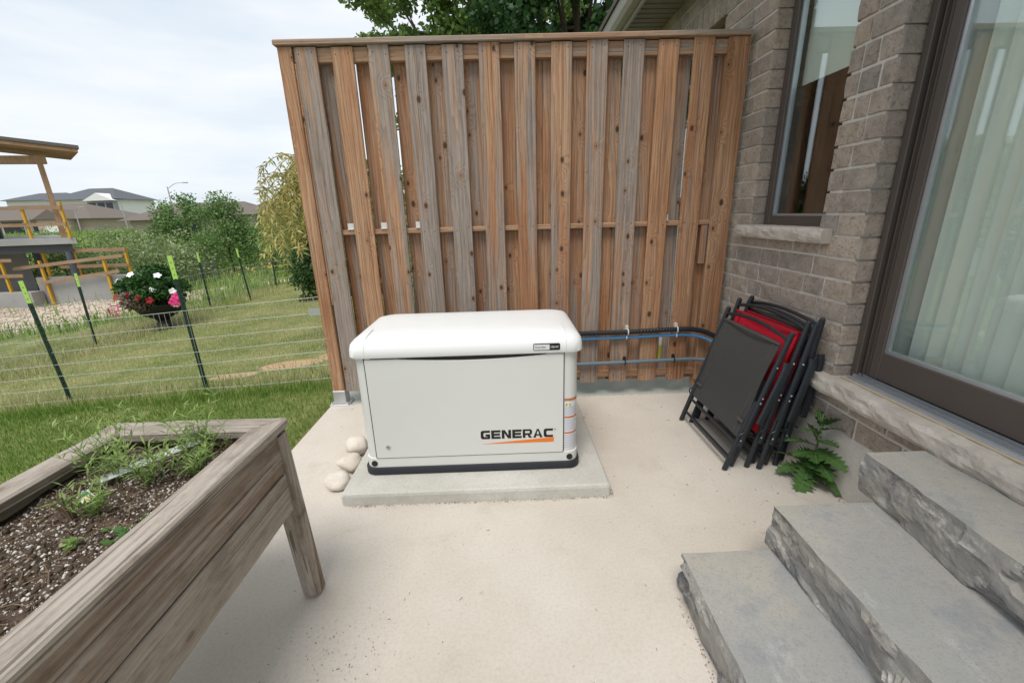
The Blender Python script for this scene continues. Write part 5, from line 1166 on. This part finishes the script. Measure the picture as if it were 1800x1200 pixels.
B(ap, MB().box(-19, -4, 4, 14, 3.2, 7.6), 'wall', 'bwhite'); B(ap, MB().box(-19, -4, 3.9, 14, -2, 3.2), 'wall', 'bgrey'); B(ap, MB().add([(-20,3,7.6),(-3,3,7.6),(-3,15,7.6),(-20,15,7.6),(-15,9,9.6),(-8,9,9.6)], [(0,1,5,4),(1,2,5),(2,3,4,5),(3,0,4),(3,2,1,0)]), 'roof', 'groof')
B(ap, MB().box(6, 12.4, -1.2, 0, 2, 6.6), 'balcony', 'bgrey'); B(ap, MB().add([(5.5,-1.8,6.8),(13,-1.8,6.8),(9.2,-1.8,8.6),(9.2,2,8.6),(5.5,2,6.8),(13,2,6.8)], [(0,1,2),(0,2,3,4),(2,1,5,3),(0,4,5,1)]), 'balcony_gable', 'bwhite')
for x in (-16.5, -12.5, -8, -2, .6, 3.2): 
    for z in (.2, 4.6): B(ap, MB().box(x-.6, x+.6, (-.06 if x > -4 else 3.85), (.0 if x > -4 else 4.0), z, z+1.6), 'window', 'bwin')
for x in (7.2, 9.3, 11.3): B(ap, MB().box(x-.8, x+.8, -1.26, -1.2, 4.4, 6.3), 'window', 'bwin')
h2 = empty('far_house', (-43, 62, .4), label='distant house with long brown roof behind the young trees', cat='house', group='houses beyond the field')
B(h2, MB().box(-9, 9, 0, 8, -1.5, 1.7), 'wall', 'bbeige'); B(h2, MB().add([(-10,-1,1.6),(10,-1,1.6),(10,9,1.6),(-10,9,1.6),(-5,4,3.9),(5,4,3.9)], [(0,1,5,4),(1,2,5),(2,3,4,5),(3,0,4),(3,2,1,0)]), 'roof', 'broof')
for x in (-5, 0, 5): B(h2, MB().box(x-.7, x+.7, -.06, 0, -.2, 1.1), 'window', 'bwin')
h3 = empty('far_house', (-27.5, 56, .4), label='distant house with brown gable beside the weeping tree', cat='house', group='houses beyond the field')
B(h3, MB().box(-6, 6, 0, 8, -1.5, 2.0), 'wall', 'bbeige'); B(h3, MB().add([(-7,-1,1.9),(7,-1,1.9),(7,9,1.9),(-7,9,1.9),(-2,4,4.0),(2,4,4.0)], [(0,1,5,4),(1,2,5),(2,3,4,5),(3,0,4),(3,2,1,0)]), 'roof', 'broof')
for x in (-3, 3): B(h3, MB().box(x-.7, x+.7, -.06, 0, 0, 1.3), 'window', 'bwin')
def lamp(x, y, h, label, arm=2.2):
    z = gz(x, y); r = empty('street_lamp', (x, y, z), label=label, cat='street lamp', group='street lamps beyond the field'); MB().tube([(0, 0, -.1), (0, 0, h)], [.11, .06], 8).build('pole', M['polegrey'], r)
    if arm: MB().tube(arcpath([(0, 0, h-.25), (arm*.5, 0, h+.35), (arm, 0, h+.45)], 5), .035, 6).build('arm', M['polegrey'], r); MB().box(arm-.05, arm+.6, -.12, .12, h+.38, h+.50).build('lamp_head', M['polegrey'], r, bevel=.03)
lamp(-44.2, 60, 6.2, 'tall grey street lamp with curved arm above the young trees')
lamp(-61, 72, 4.6, 'grey pole in front of the brown bungalow roof', 0); lamp(-70.5, 74, 3.7, 'short grey street lamp before the bungalow windows', 1.0); lamp(-80.5, 76, 3.2, 'pale pole near the beige bungalow wall', 0)
